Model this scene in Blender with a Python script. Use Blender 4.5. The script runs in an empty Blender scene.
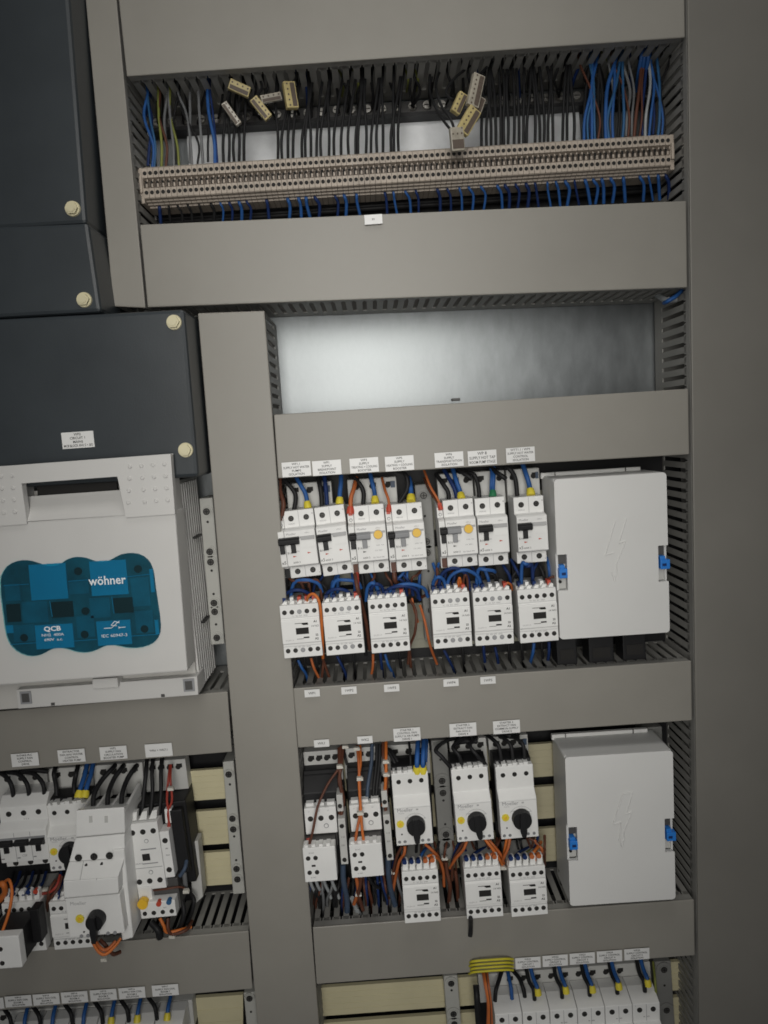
import bpy, math, random
from mathutils import Vector, Matrix
random.seed(7)
sc = bpy.context.scene
col = sc.collection
PI = math.pi

# ------------------------------------------------------------------ camera
D = 0.85; FOC = 740.0
TH, PS, RO = 0.1085, 0.010, -0.0587
_F = Vector((math.sin(PS)*math.cos(TH), math.cos(PS)*math.cos(TH), -math.sin(TH)))
_R0 = Vector((math.cos(PS), -math.sin(PS), 0)); _U0 = _R0.cross(_F)
_R = math.cos(RO)*_R0 + math.sin(RO)*_U0
_U = -math.sin(RO)*_R0 + math.cos(RO)*_U0
cd = bpy.data.cameras.new('camera'); cam = bpy.data.objects.new('camera', cd); col.objects.link(cam)
cam.matrix_world = Matrix(((_R.x, _U.x, -_F.x, 0), (_R.y, _U.y, -_F.y, -D), (_R.z, _U.z, -_F.z, 0), (0, 0, 0, 1)))
cd.sensor_fit = 'VERTICAL'; cd.sensor_height = 24; cd.lens = FOC/1024*24; cd.clip_start = 0.01; cd.clip_end = 50
sc.camera = cam

def P(u, v, Y=0.0):
    """the point of the cabinet plane at depth Y seen at photo position u, v"""
    d = _F + _R*((u-384)/FOC) + _U*(-(v-512)/FOC)
    t = (D+Y)/d.y
    return Vector((d.x*t, Y, d.z*t))

# ------------------------------------------------------------------ materials
def mat(name, c, rough=.5, metal=0., var=.06, vs=18, bump=0., bs=400, coat=0., spec=.5, streak=None):
    m = bpy.data.materials.new(name); m.use_nodes = True
    nt = m.node_tree; b = nt.nodes['Principled BSDF']
    tc = nt.nodes.new('ShaderNodeTexCoord')
    geo = nt.nodes.new('ShaderNodeNewGeometry')
    n = nt.nodes.new('ShaderNodeTexNoise'); n.inputs['Scale'].default_value = vs; n.inputs['Detail'].default_value = 5
    n.inputs['Roughness'].default_value = .6
    if streak:
        mp = nt.nodes.new('ShaderNodeMapping'); mp.inputs['Scale'].default_value = streak
        nt.links.new(geo.outputs['Position'], mp.inputs['Vector']); nt.links.new(mp.outputs[0], n.inputs['Vector'])
    else:
        nt.links.new(geo.outputs['Position'], n.inputs['Vector'])
    r = nt.nodes.new('ShaderNodeValToRGB')
    r.color_ramp.elements[0].position = .3; r.color_ramp.elements[1].position = .7
    r.color_ramp.elements[0].color = tuple(x*(1-var) for x in c)+(1,)
    r.color_ramp.elements[1].color = tuple(min(1, x*(1+var)) for x in c)+(1,)
    nt.links.new(n.outputs['Fac'], r.inputs['Fac']); nt.links.new(r.outputs['Color'], b.inputs['Base Color'])
    mr = nt.nodes.new('ShaderNodeMapRange'); mr.inputs['To Min'].default_value = rough*.85; mr.inputs['To Max'].default_value = min(1, rough*1.15)
    nt.links.new(n.outputs['Fac'], mr.inputs['Value']); nt.links.new(mr.outputs[0], b.inputs['Roughness'])
    b.inputs['Metallic'].default_value = metal
    b.inputs['Specular IOR Level'].default_value = spec
    if coat: b.inputs['Coat Weight'].default_value = coat; b.inputs['Coat Roughness'].default_value = .15
    if bump:
        n2 = nt.nodes.new('ShaderNodeTexNoise'); n2.inputs['Scale'].default_value = bs; n2.inputs['Detail'].default_value = 3
        nt.links.new(geo.outputs['Position'], n2.inputs['Vector'])
        bp = nt.nodes.new('ShaderNodeBump'); bp.inputs['Strength'].default_value = bump; bp.inputs['Distance'].default_value = .0005
        nt.links.new(n2.outputs['Fac'], bp.inputs['Height']); nt.links.new(bp.outputs[0], b.inputs['Normal'])
    return m
M = {}
M['duct'] = mat('duct_pvc', (.262, .250, .222), .44, var=.065, vs=6, bump=.12, bs=900)
M['duct_r'] = mat('duct_pvc_painted_shade', (.185, .177, .158), .46, var=.07, vs=5, bump=.12, bs=900)  # right-hand fall-off of the light put into a darker duct colour
M['duct_in'] = mat('duct_wall_pvc', (.31, .305, .285), .5, var=.08, vs=30)
M['plate'] = mat('galvanised_steel', (.225, .240, .246), .40, .88, var=.13, vs=20, bump=.08, bs=260, streak=(3.0, 1, 1.2))
M['navy'] = mat('dark_cover_plastic', (.031, .038, .0435), .38, var=.16, vs=7, bump=.15, bs=700)
M['ivory'] = mat('ivory_bolt', (.62, .57, .38), .45)
M['brk'] = mat('white_plastic', (.76, .76, .745), .45, var=.04, vs=25)
M['cont'] = mat('contactor_plastic', (.77, .77, .755), .48, var=.04, vs=25)
M['shell'] = mat('switch_shell', (.56, .555, .54), .5, var=.03, vs=10, bump=.2, bs=1200)
M['shell2'] = mat('switch_base', (.50, .49, .465), .5, var=.05)
M['box'] = mat('cover_box_plastic', (.68, .68, .665), .42, var=.025, vs=9, bump=.25, bs=1500)
M['cream'] = mat('cream_busbar_cover', (.60, .55, .36), .5, var=.05, vs=20)
M['cream_mid'] = mat('cream_cover_mid', (.42, .385, .26), .5, var=.06, vs=20)  # duller cream for the covers behind the knob starters
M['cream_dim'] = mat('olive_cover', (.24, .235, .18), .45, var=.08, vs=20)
M['beige'] = mat('terminal_beige', (.42, .36, .30), .55, var=.12, vs=60)
M['strip'] = mat('support_grey', (.42, .42, .39), .5, var=.08)
M['strip_d'] = mat('support_dark_grey', (.20, .20, .19), .5, var=.08)
M['adapter'] = mat('adapter_grey', (.52, .52, .50), .5, var=.06)
M['black'] = mat('black_plastic', (.011, .011, .012), .5, var=.15, spec=.3)
M['dark'] = mat('dark_recess', (.012, .011, .010), .8, var=.1)
M['dgrey'] = mat('dark_grey_plastic', (.07, .068, .066), .5, var=.1)
M['mgrey'] = mat('mid_grey_plastic', (.26, .265, .275), .5, var=.06)
M['steel'] = mat('screw_steel', (.62, .60, .56), .32, .95, var=.15, vs=200)
M['yellow'] = mat('yellow_plastic', (.78, .47, .03), .42)
M['ysleeve'] = mat('yellow_sleeve', (.72, .60, .05), .4)
M['gsleeve'] = mat('green_sleeve', (.03, .20, .09), .4)
M['red'] = mat('red_plastic', (.48, .06, .03), .45)
M['blue'] = mat('blue_latch', (.02, .19, .62), .4)
M['ink'] = mat('print_ink', (.035, .035, .035), .7)
M['inkg'] = mat('grey_ink', (.26, .26, .27), .7)
M['inkl'] = mat('pale_ink', (.42, .42, .42), .7)
M['sheet'] = mat('pale_backing_sheet', (.82, .84, .86), .4, var=.10, vs=35)
M['paper'] = mat('label_film', (.72, .72, .71), .35, var=.03, vs=40)
M['whiteink'] = mat('white_ink', (.78, .82, .84), .6)
M['teal'] = mat('teal_plate', (.0, .225, .40), .4, var=.06)
M['tealdark'] = mat('teal_dark_inner', (.010, .078, .112), .35, var=.35, vs=40)
M['tealmid'] = mat('teal_mid_inner', (.008, .105, .165), .35, var=.25, vs=40)
M['tgroove'] = mat('terminal_groove', (.10, .075, .058), .6)
M['steel_d'] = mat('dark_screw_steel', (.07, .068, .064), .38, .5, var=.3, vs=300)
M['tag'] = mat('connector_tag', (.46, .38, .17), .5, var=.15, vs=150)
M['clear'] = mat('connector_grey', (.36, .33, .27), .3, var=.2, vs=120)
M['tie'] = mat('cable_tie', (.60, .58, .52), .45)
def glass():
    m = bpy.data.materials.new('teal_window'); m.use_nodes = True; nt = m.node_tree
    nt.nodes.clear(); o = nt.nodes.new('ShaderNodeOutputMaterial')
    t = nt.nodes.new('ShaderNodeBsdfTransparent'); t.inputs[0].default_value = (.62, .93, .96, 1)
    g = nt.nodes.new('ShaderNodeBsdfGlossy'); g.inputs['Color'].default_value = (.8, .9, 1, 1); g.inputs['Roughness'].default_value = .18
    mx = nt.nodes.new('ShaderNodeMixShader'); mx.inputs[0].default_value = .072
    nt.links.new(t.outputs[0], mx.inputs[1]); nt.links.new(g.outputs[0], mx.inputs[2]); nt.links.new(mx.outputs[0], o.inputs[0])
    return m
M['glass'] = glass()
WC = {'black': (.016, .016, .017), 'blue': (.022, .095, .30), 'navy': (.012, .030, .115), 'brown': (.105, .038, .022),
      'orange': (.44, .12, .035), 'red': (.33, .045, .03), 'grey': (.16, .165, .17), 'yellow_sheath': (.52, .46, .03), 'yellow_green': (.20, .22, .05),
      'light_blue': (.028, .105, .235), 'pale': (.34, .36, .37), 'slate': (.05, .075, .12), 'bright_orange': (.55, .15, .03)}
for k, c in WC.items(): M['w_'+k] = mat(k+'_wire_sheath', c, .5, var=.15, vs=60, spec=.22 if k in ('black', 'navy') else .35)

# ------------------------------------------------------------------ mesh builder
class MB:
    def __init__(s): s.v = []; s.f = []; s.m = []; s.s = []
    def add(s, vs, fs, mi=0, smooth=False):
        o = len(s.v); s.v += [tuple(v) for v in vs]
        for f in fs: s.f.append(tuple(i+o for i in f)); s.m.append(mi); s.s.append(smooth)
    def box(s, x0, x1, y0, y1, z0, z1, mi=0):
        x0, x1 = sorted((x0, x1)); y0, y1 = sorted((y0, y1)); z0, z1 = sorted((z0, z1))
        v = [(x, y, z) for x in (x0, x1) for y in (y0, y1) for z in (z0, z1)]
        s.add(v, [(0, 1, 3, 2), (4, 6, 7, 5), (0, 4, 5, 1), (2, 3, 7, 6), (0, 2, 6, 4), (1, 5, 7, 3)], mi); return s
    def hexa(s, front, back, mi=0):
        """front: four points TL TR BR BL, back the same"""
        v = list(front)+list(back)
        s.add(v, [(0, 3, 2, 1), (4, 5, 6, 7), (0, 1, 5, 4), (1, 2, 6, 5), (2, 3, 7, 6), (3, 0, 4, 7)], mi); return s
    def prism_x(s, prof, x0, x1, mi=0):
        """profile in (y, z), extruded along x"""
        n = len(prof); v = [(x0, y, z) for y, z in prof]+[(x1, y, z) for y, z in prof]
        s.add(v, [tuple(range(n)), tuple(range(2*n-1, n-1, -1))]+[(i, i+n, (i+1) % n+n, (i+1) % n) for i in range(n)], mi); return s
    def prism_y(s, prof, y0, y1, mi=0, smooth=False):
        """outline in (x, z), extruded along y"""
        n = len(prof); v = [(x, y0, z) for x, z in prof]+[(x, y1, z) for x, z in prof]
        s.add(v, [tuple(range(n)), tuple(range(2*n-1, n-1, -1))], mi)
        s.add(v, [(i, i+n, (i+1) % n+n, (i+1) % n) for i in range(n)], mi, smooth); return s
    def disc(s, cx, cz, r, y0, y1, mi=0, n=20, r2=None):
        r2 = r if r2 is None else r2
        a = [2*PI*i/n for i in range(n)]
        v = [(cx+r*math.cos(t), y0, cz+r*math.sin(t)) for t in a]+[(cx+r2*math.cos(t), y1, cz+r2*math.sin(t)) for t in a]
        s.add(v, [tuple(range(n)), tuple(range(2*n-1, n-1, -1))], mi)
        s.add(v, [(i, i+n, (i+1) % n+n, (i+1) % n) for i in range(n)], mi, True); return s
    def tube(s, pts, r, mi=0, n=8, radii=None):
        pts = [Vector(p) for p in pts]; rings = []
        up = Vector((.3, 1, .2)).normalized()
        for i, p in enumerate(pts):
            t = (pts[min(i+1, len(pts)-1)]-pts[max(i-1, 0)])
            if t.length < 1e-9: t = Vector((0, 0, 1))
            t.normalize(); a = up-t*up.dot(t)
            if a.length < .05: a = Vector((1, 0, 0))-t*t.x
            a.normalize(); b = t.cross(a); up = a
            rr = radii[i] if radii else r
            rings.append([p+(a*math.cos(2*PI*k/n)+b*math.sin(2*PI*k/n))*rr for k in range(n)])
        v = [q for ring in rings for q in ring]; m = len(rings)
        s.add(v, [(i*n+k, i*n+(k+1) % n, (i+1)*n+(k+1) % n, (i+1)*n+k) for i in range(m-1) for k in range(n)], mi, True)
        s.add(rings[0], [tuple(range(n))], mi); s.add(rings[-1], [tuple(range(n-1, -1, -1))], mi); return s
    def mesh(s, name, mats):
        me = bpy.data.meshes.new(name); me.from_pydata(s.v, [], s.f)
        for m in mats: me.materials.append(M[m] if isinstance(m, str) else m)
        me.polygons.foreach_set('material_index', s.m); me.polygons.foreach_set('use_smooth', s.s)
        me.update()
        import bmesh
        b = bmesh.new(); b.from_mesh(me); bmesh.ops.recalc_face_normals(b, faces=b.faces); b.to_mesh(me); b.free()
        return me
    def obj(s, name, mats, parent=None, loc=None, bevel=0, me=None):
        if isinstance(mats, str): mats = [mats]
        o = bpy.data.objects.new(name, s.mesh(name, mats)); col.objects.link(o)
        if parent: o.parent = parent
        if loc is not None: o.location = loc
        if bevel:
            b = o.modifiers.new('bevel', 'BEVEL'); b.width = bevel; b.segments = 2; b.limit_method = 'ANGLE'; b.angle_limit = .6
            b.use_clamp_overlap = True
        return o

def catmull(pts, k=6):
    pts = [Vector(p) for p in pts]
    if len(pts) < 3: return pts
    q = [pts[0]*2-pts[1]]+pts+[pts[-1]*2-pts[-2]]; out = []
    for i in range(1, len(q)-2):
        a, b, c, d = q[i-1:i+3]
        for j in range(k):
            t = j/k
            out.append(.5*((2*b)+(c-a)*t+(2*a-5*b+4*c-d)*t*t+(3*b-a-3*c+d)*t**3))
    out.append(pts[-1]); return out

def tag(o, label=None, cat=None, group=None, kind=None):
    if label: o['label'] = label
    if cat: o['category'] = cat
    if group: o['group'] = group
    if kind: o['kind'] = kind
    return o
def empty(name, loc, label, cat, group=None, tilt=0):
    o = bpy.data.objects.new(name, None); o.empty_display_size = .01; col.objects.link(o)
    o.location = loc; o.rotation_euler = (0, -tilt, 0)
    return tag(o, label, cat, group)
def inst(me, name, parent, loc):
    o = bpy.data.objects.new(name, me); col.objects.link(o); o.parent = parent; o.location = loc; return o
_tc = {}
def text(body, size, loc, parent, m='ink', name='lettering', sx=1.0, bold=0, align='CENTER', maxw=None):
    key = (body, round(size, 6), m, round(sx, 3), bold, align, maxw)
    if key not in _tc:
        c = bpy.data.curves.new('lettering', 'FONT'); c.body = body; c.size = size; c.align_x = align; c.align_y = 'CENTER'
        c.space_line = .95
        c.offset = bold; c.extrude = .00006; c.resolution_u = 2
        t = bpy.data.objects.new('tmp', c); me = bpy.data.meshes.new_from_object(t); bpy.data.objects.remove(t)
        xs = [v.co.x for v in me.vertices]; w = (max(xs)-min(xs)) if xs else 0
        k = sx
        if maxw and w*k > maxw: k = maxw/w
        for v in me.vertices: v.co = Vector((v.co.x*k, -v.co.z, v.co.y))
        me.materials.clear(); me.materials.append(M[m]); _tc[key] = me
    return inst(_tc[key], name, parent, loc)

def frame(TL, TR, BR, BL, Y):
    a, b, c, d = [P(u, v, Y) for u, v in (TL, TR, BR, BL)]
    W = ((b-a).length+(c-d).length)/2; H = ((a-d).length+(b-c).length)/2
    e = (b-a)+(c-d); tilt = math.atan2(e.z, e.x); ctr = (a+b+c+d)/4
    ex = Vector((math.cos(tilt), 0, math.sin(tilt))); ez = Vector((-math.sin(tilt), 0, math.cos(tilt)))
    return ctr-ex*W/2+ez*H/2, W, H, tilt

# ------------------------------------------------------------------ setting: mounting plate
a = MB(); a.box(-.75, .60, .112, .116, -1.05, .75)
tag(a.obj('mounting_plate', 'plate'), kind='structure')

# ------------------------------------------------------------------ wiring ducts
DEP = .108
def wall_fingers(mb, A, B, pitch=.0122, inward=None):
    """slotted duct wall: lip under the cover, a base strip and fingers between; A, B points of the front edge"""
    e = (B-A); L = e.length; e.normalize(); n = Vector((0, 1, 0)).cross(e)*.0016
    if inward is not None and n.dot(inward) < 0: n = -n
    def slab(s0, s1, y0, y1):
        p, q = A+e*s0, A+e*s1
        f = [p+Vector((0, y0, 0)), q+Vector((0, y0, 0)), q+Vector((0, y1, 0)), p+Vector((0, y1, 0))]
        mb.hexa(f, [x+n for x in f])
    slab(0, L, .0025, .013)
    slab(0, L, .084, DEP)
    k = int(L/pitch); ph = (L-k*pitch)/2
    for i in range(k+1):
        c = ph+i*pitch
        s0, s1 = max(0, c-pitch*.29), min(L, c+pitch*.29)
        if s1 > s0: slab(s0, s1, .0128, .0842)
        s2, s3 = max(0, c-pitch*.42), min(L, c+pitch*.42)   # wider finger heads hold the cover
        if s3 > s2: slab(s2, s3, .0131, .0185)
def duct(px, label, horizontal=True, cover_z=0.0, inset=.0007, walls=(1, 1), pitch=.0122, cm='duct'):
    TL, TR, BR, BL = [P(u, v, 0) for u, v in px]
    ctr = (TL+TR+BR+BL)/4
    root = empty('wiring_duct', ctr+Vector((0, DEP, 0)), label, 'wiring duct', 'slotted grey wiring ducts')
    o = root.location.copy()
    ex = Vector((1, 0, 0)); ez = Vector((0, 0, 1))
    def ins(d): return [TL+ex*d-ez*d-o, TR-ex*d-ez*d-o, BR-ex*d+ez*d-o, BL+ex*d+ez*d-o]
    q = ins(inset)
    yy = Vector((0, cover_z, 0)); th = Vector((0, .0024, 0))
    mb = MB(); mb.hexa([p+yy for p in q], [p+yy+th for p in q]); mb.obj('cover', cm, root, bevel=.0011)
    q = ins(.0016); mb = MB()
    if horizontal:
        if walls[0]: wall_fingers(mb, q[0], q[1], pitch, Vector((0, 0, -1)))
        if walls[1]: wall_fingers(mb, q[3], q[2], pitch, Vector((0, 0, 1)))
    else:
        if walls[0]: wall_fingers(mb, q[0], q[3], pitch, Vector((1, 0, 0)))
        if walls[1]: wall_fingers(mb, q[1], q[2], pitch, Vector((-1, 0, 0)))
    by = Vector((0, DEP, 0))
    mb.hexa([p+by-Vector((0, .002, 0)) for p in q], [p+by for p in q])
    mb.obj('slotted_trough', 'duct_in', root)
    return root
duct([(110, -75), (684, -112), (685.8, 38), (126, 77)], 'topmost horizontal duct cover, cut off by the top of the photo')
duct([(139, 224), (687, 200), (688, 288), (147, 308)], 'wide horizontal duct just below the beige terminal strip')
duct([(273, 414), (689, 388), (690, 455), (277.5, 479)], 'horizontal duct below the bare steel plate, carrying seven white labels')
duct([(292.5, 688), (692, 660), (692.8, 721), (297.5, 748.5)], 'horizontal duct between breaker row and rotary knob row, five tiny labels on top')
duct([(312, 927), (694.8, 899), (695.6, 956), (316, 985)], 'horizontal duct below the rotary knob devices, right half of the panel')
duct([(-60, 716), (228, 691), (232.5, 752.5), (-60, 777)], 'left horizontal duct directly below the large fuse switch')
duct([(-60, 956), (249, 930.5), (253, 989.5), (-60, 1016)], 'lowest left horizontal duct above the row of small white labels')
duct([(79, -65), (111, -65), (146, 308.5), (112.5, 307)], 'narrow vertical duct between dark covers and the terminal strip', False)
duct([(197, 312.5), (265, 310), (324, 1085), (262, 1088)], 'central vertical duct dividing the left and right halves', False)
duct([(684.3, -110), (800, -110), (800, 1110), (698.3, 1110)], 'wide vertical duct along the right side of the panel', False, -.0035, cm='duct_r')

# ------------------------------------------------------------------ stickers
def sticker(c, w, h, lines, label, Y=-.0032, tilt=-.068, size=None, group=None, m='ink', tilt_off=0):
    """c is the middle of the sticker in the photo, w and h its size there"""
    ctr = P(c[0], c[1], Y); W = w*(D+Y)/FOC*1.0; H = h*(D+Y)/FOC
    dx = P(c[0]+10, c[1]-.70+tilt_off, Y)-ctr; t = math.atan2(dx.z, dx.x)
    root = tag(MB().box(-W/2, W/2, 0, .0004, -H/2, H/2).obj('label_sticker', 'paper', loc=ctr), label, 'label', group)
    root.rotation_euler = (0, -t, 0)
    n = len(lines); s = size or H/(n+.35)*.92
    for i, l in enumerate(lines):
        if l: text(l, s, (0, -.0002, (n/2-.5-i)*H/(n+.35)), root, m, maxw=W*.9, bold=.00002)
    return root
R2 = [((296.4, 469.1), ['WP1.1', 'SUPPLY HOT WATER', 'PUMPS', 'ISOLATION'], 'white four line label above the first breaker, left end of the upper row'),
      ((326.9, 467.7), ['WP1', 'SUPPLY', 'BREAKPOINT', 'ISOLATION'], 'white four line label above the second breaker with one black lever'),
      ((364.2, 465.2), ['WP3', 'SUPPLY', 'TREATING + COOLING', 'BOOSTER'], 'white label above the leftmost breaker with yellow button'),
      ((399.5, 463.3), ['WP5', 'SUPPLY', 'HEATING + COOLING', 'BOOSTER'], 'white label above the breaker with yellow button beside the grey support'),
      ((449.1, 459.5), ['WP6', 'SUPPLY', 'TRANSPORTATION', 'ISOLATION'], 'white label above the rightmost breaker with yellow button'),
      ((482.3, 457.7), ['WP 8', 'SUPPLY HOT TAP', 'ROOM PUMP STAGE'], 'white three line label above the breaker with the green sleeved wire'),
      ((520.5, 454.7), ['WTT1.1 / WP9', 'SUPPLY HOT WATER', 'CONTROL', 'ISOLATION'], 'white label above the seventh breaker, nearest the upper cover box')]
for c, l, lab in R2: sticker(c, 28.8, 14.7, l, lab)
for c, t, lab in [((312.2, 693.3), 'WP1', 'tiny white label under the first small contactor'), ((349, 690.5), '1WP2', 'tiny white label under the second small contactor'),
                  ((391.7, 688), '1WP3', 'tiny white label under the third small contactor'), ((451, 682.7), '1WP4', 'tiny white label under the fourth small contactor'),
                  ((488, 680.3), '1WP5', 'tiny white label under the fifth small contactor'), ((321.6, 743.4), 'WK1', 'small white label above the black topped contactor at the row left end'),
                  ((365, 739.9), 'WK2', 'small white label above the contactor with the bright orange wires')]:
    sticker(c, 15.8, 7.8, [t], lab, size=.0042)
for c, l, lab in [((407, 734.5), ['STARTER 1', 'CONTROL FAN', 'SUPPLY & AIR PUMPS', 'DRIVE 1'], 'white label above the leftmost of three rotary knob starters'),
                  ((463, 729.7), ['STARTER 2', 'EXTRACT FAN', 'FAN AHU 2', 'DRIVE 4'], 'white label above the middle rotary knob starter'),
                  ((506.6, 727), ['STARTER 3', 'EXTRACT FAN', 'COMMON SUPPLY', 'DRIVE 5'], 'white label above the rightmost rotary knob starter'),
                  ((25, 759.8), ['INTAKE PLC', 'SUPPLY FAN', 'CONTROL', 'DRIVE'], 'white label on the left duct above the three lever breaker'),
                  ((71.5, 756), ['EXTRACTOR', 'FAN AHU WATER', 'CONTROL', 'HEATER PUMP'], 'white label on the left duct above the blue wire pair'),
                  ((113.4, 753), ['WP2', 'SUPPLY FAN', 'CIRCULATION', 'BOOSTER PUMP'], 'white label above the big white three fin starter')]:
    sticker(c, 28, 14, l, lab)
sticker((158.7, 750.2), 28, 14, ['WK6 + WK7.1'], 'white single line label above the contactor with yellow reset button', size=.0035)
for i, (c, o) in enumerate([((-9.5, 1004), 'partly cut off by the left edge of the photo'), ((18.3, 1001.3), 'second in the bottom left row of labels'), ((46.3, 999.4), 'third in the bottom left row of labels'),
                       ((74.5, 997.3), 'fourth in the bottom left row of labels'), ((103.4, 995.1), 'fifth in the bottom left row of labels'), ((132, 993), 'sixth in the bottom left row, before a small gap'),
                       ((165.3, 990.4), 'rightmost of the bottom left row of labels, set apart')]):
    sticker(c, 28.3, 12.6, ['WP%d' % (11+i), 'SUPPLY FAN COIL', 'ROOM %d' % (i+1), 'ISOLATION'], 'white label '+o)
for i, (c, o) in enumerate([((528, 963), 'leftmost of the bottom right row, beside the yellow green wires'), ((555.2, 960.8), 'second in the bottom right row of labels'), ((582.3, 958.6), 'middle one of the five bottom right labels'),
                       ((609.5, 956.4), 'fourth in the bottom right row of labels'), ((636.9, 954.2), 'rightmost in the bottom right row of labels')]):
    sticker(c, 27.3, 12.8, ['WK%d' % (21+i), 'SUPPLY CONTROL', 'CIRCUIT %d' % (i+1), 'ISOLATION'], 'white label '+o)
sticker((373.4, 219.3), 17.2, 9, ['X1'], 'small white label hanging on the duct edge below the terminal strip', size=.0028)

# ------------------------------------------------------------------ dark cover plates at the left, with bolts
def quad_cover(px, Yf, Yb, label, name='cover_plate', bev=.004):
    pts = [P(u, v, Yf) for u, v in px]; c = sum(pts, Vector())/4
    root = empty(name, c, label, 'cover plate', 'dark plastic cover plates')
    f = [p-c for p in pts]; dy = Vector((0, Yb-Yf, 0))
    MB().hexa(f, [p+dy for p in f]).obj('shell', 'navy', root, bevel=bev)
    return root
cvA = quad_cover([(-60, -80), (63, -80), (86.5, 223.5), (-60, 232)], -.046, .03, 'tall dark cover plate in the top left corner')
cvB = quad_cover([(-60, 229), (88, 222.5), (101, 312), (-60, 321)], -.049, .02, 'short dark cover plate between the two larger dark ones')
cvC = quad_cover([(-60, 322), (184, 309), (198.5, 477), (-60, 492)], -.052, .02, 'wide dark cover plate with white label above the fuse switch')
for (u, v), root, Y in [((73, 209), cvA, -.046), ((84.5, 300), cvB, -.049), ((174.2, 322.5), cvC, -.052), ((185.8, 450), cvC, -.052)]:
    mb = MB(); mb.disc(0, 0, .0076, -.0022, 0, 0, 28, .0080); mb.disc(0, 0, .0064, -.0055, -.0022, 0, 6, .0066)
    mb.disc(0, 0, .0040, -.0062, -.0055, 0, 20)
    mb.obj('cover_bolt', 'ivory', root, P(u, v, Y)-root.location, bevel=.0006)
sticker((77.9, 439.9), 31.6, 16, ['WP2', 'CIRCUIT 1', 'MAINS', 'MCB BLOCK AHU 2 + ISO'], 'white label on the wide dark cover plate', Y=-.0526, group=None)

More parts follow.
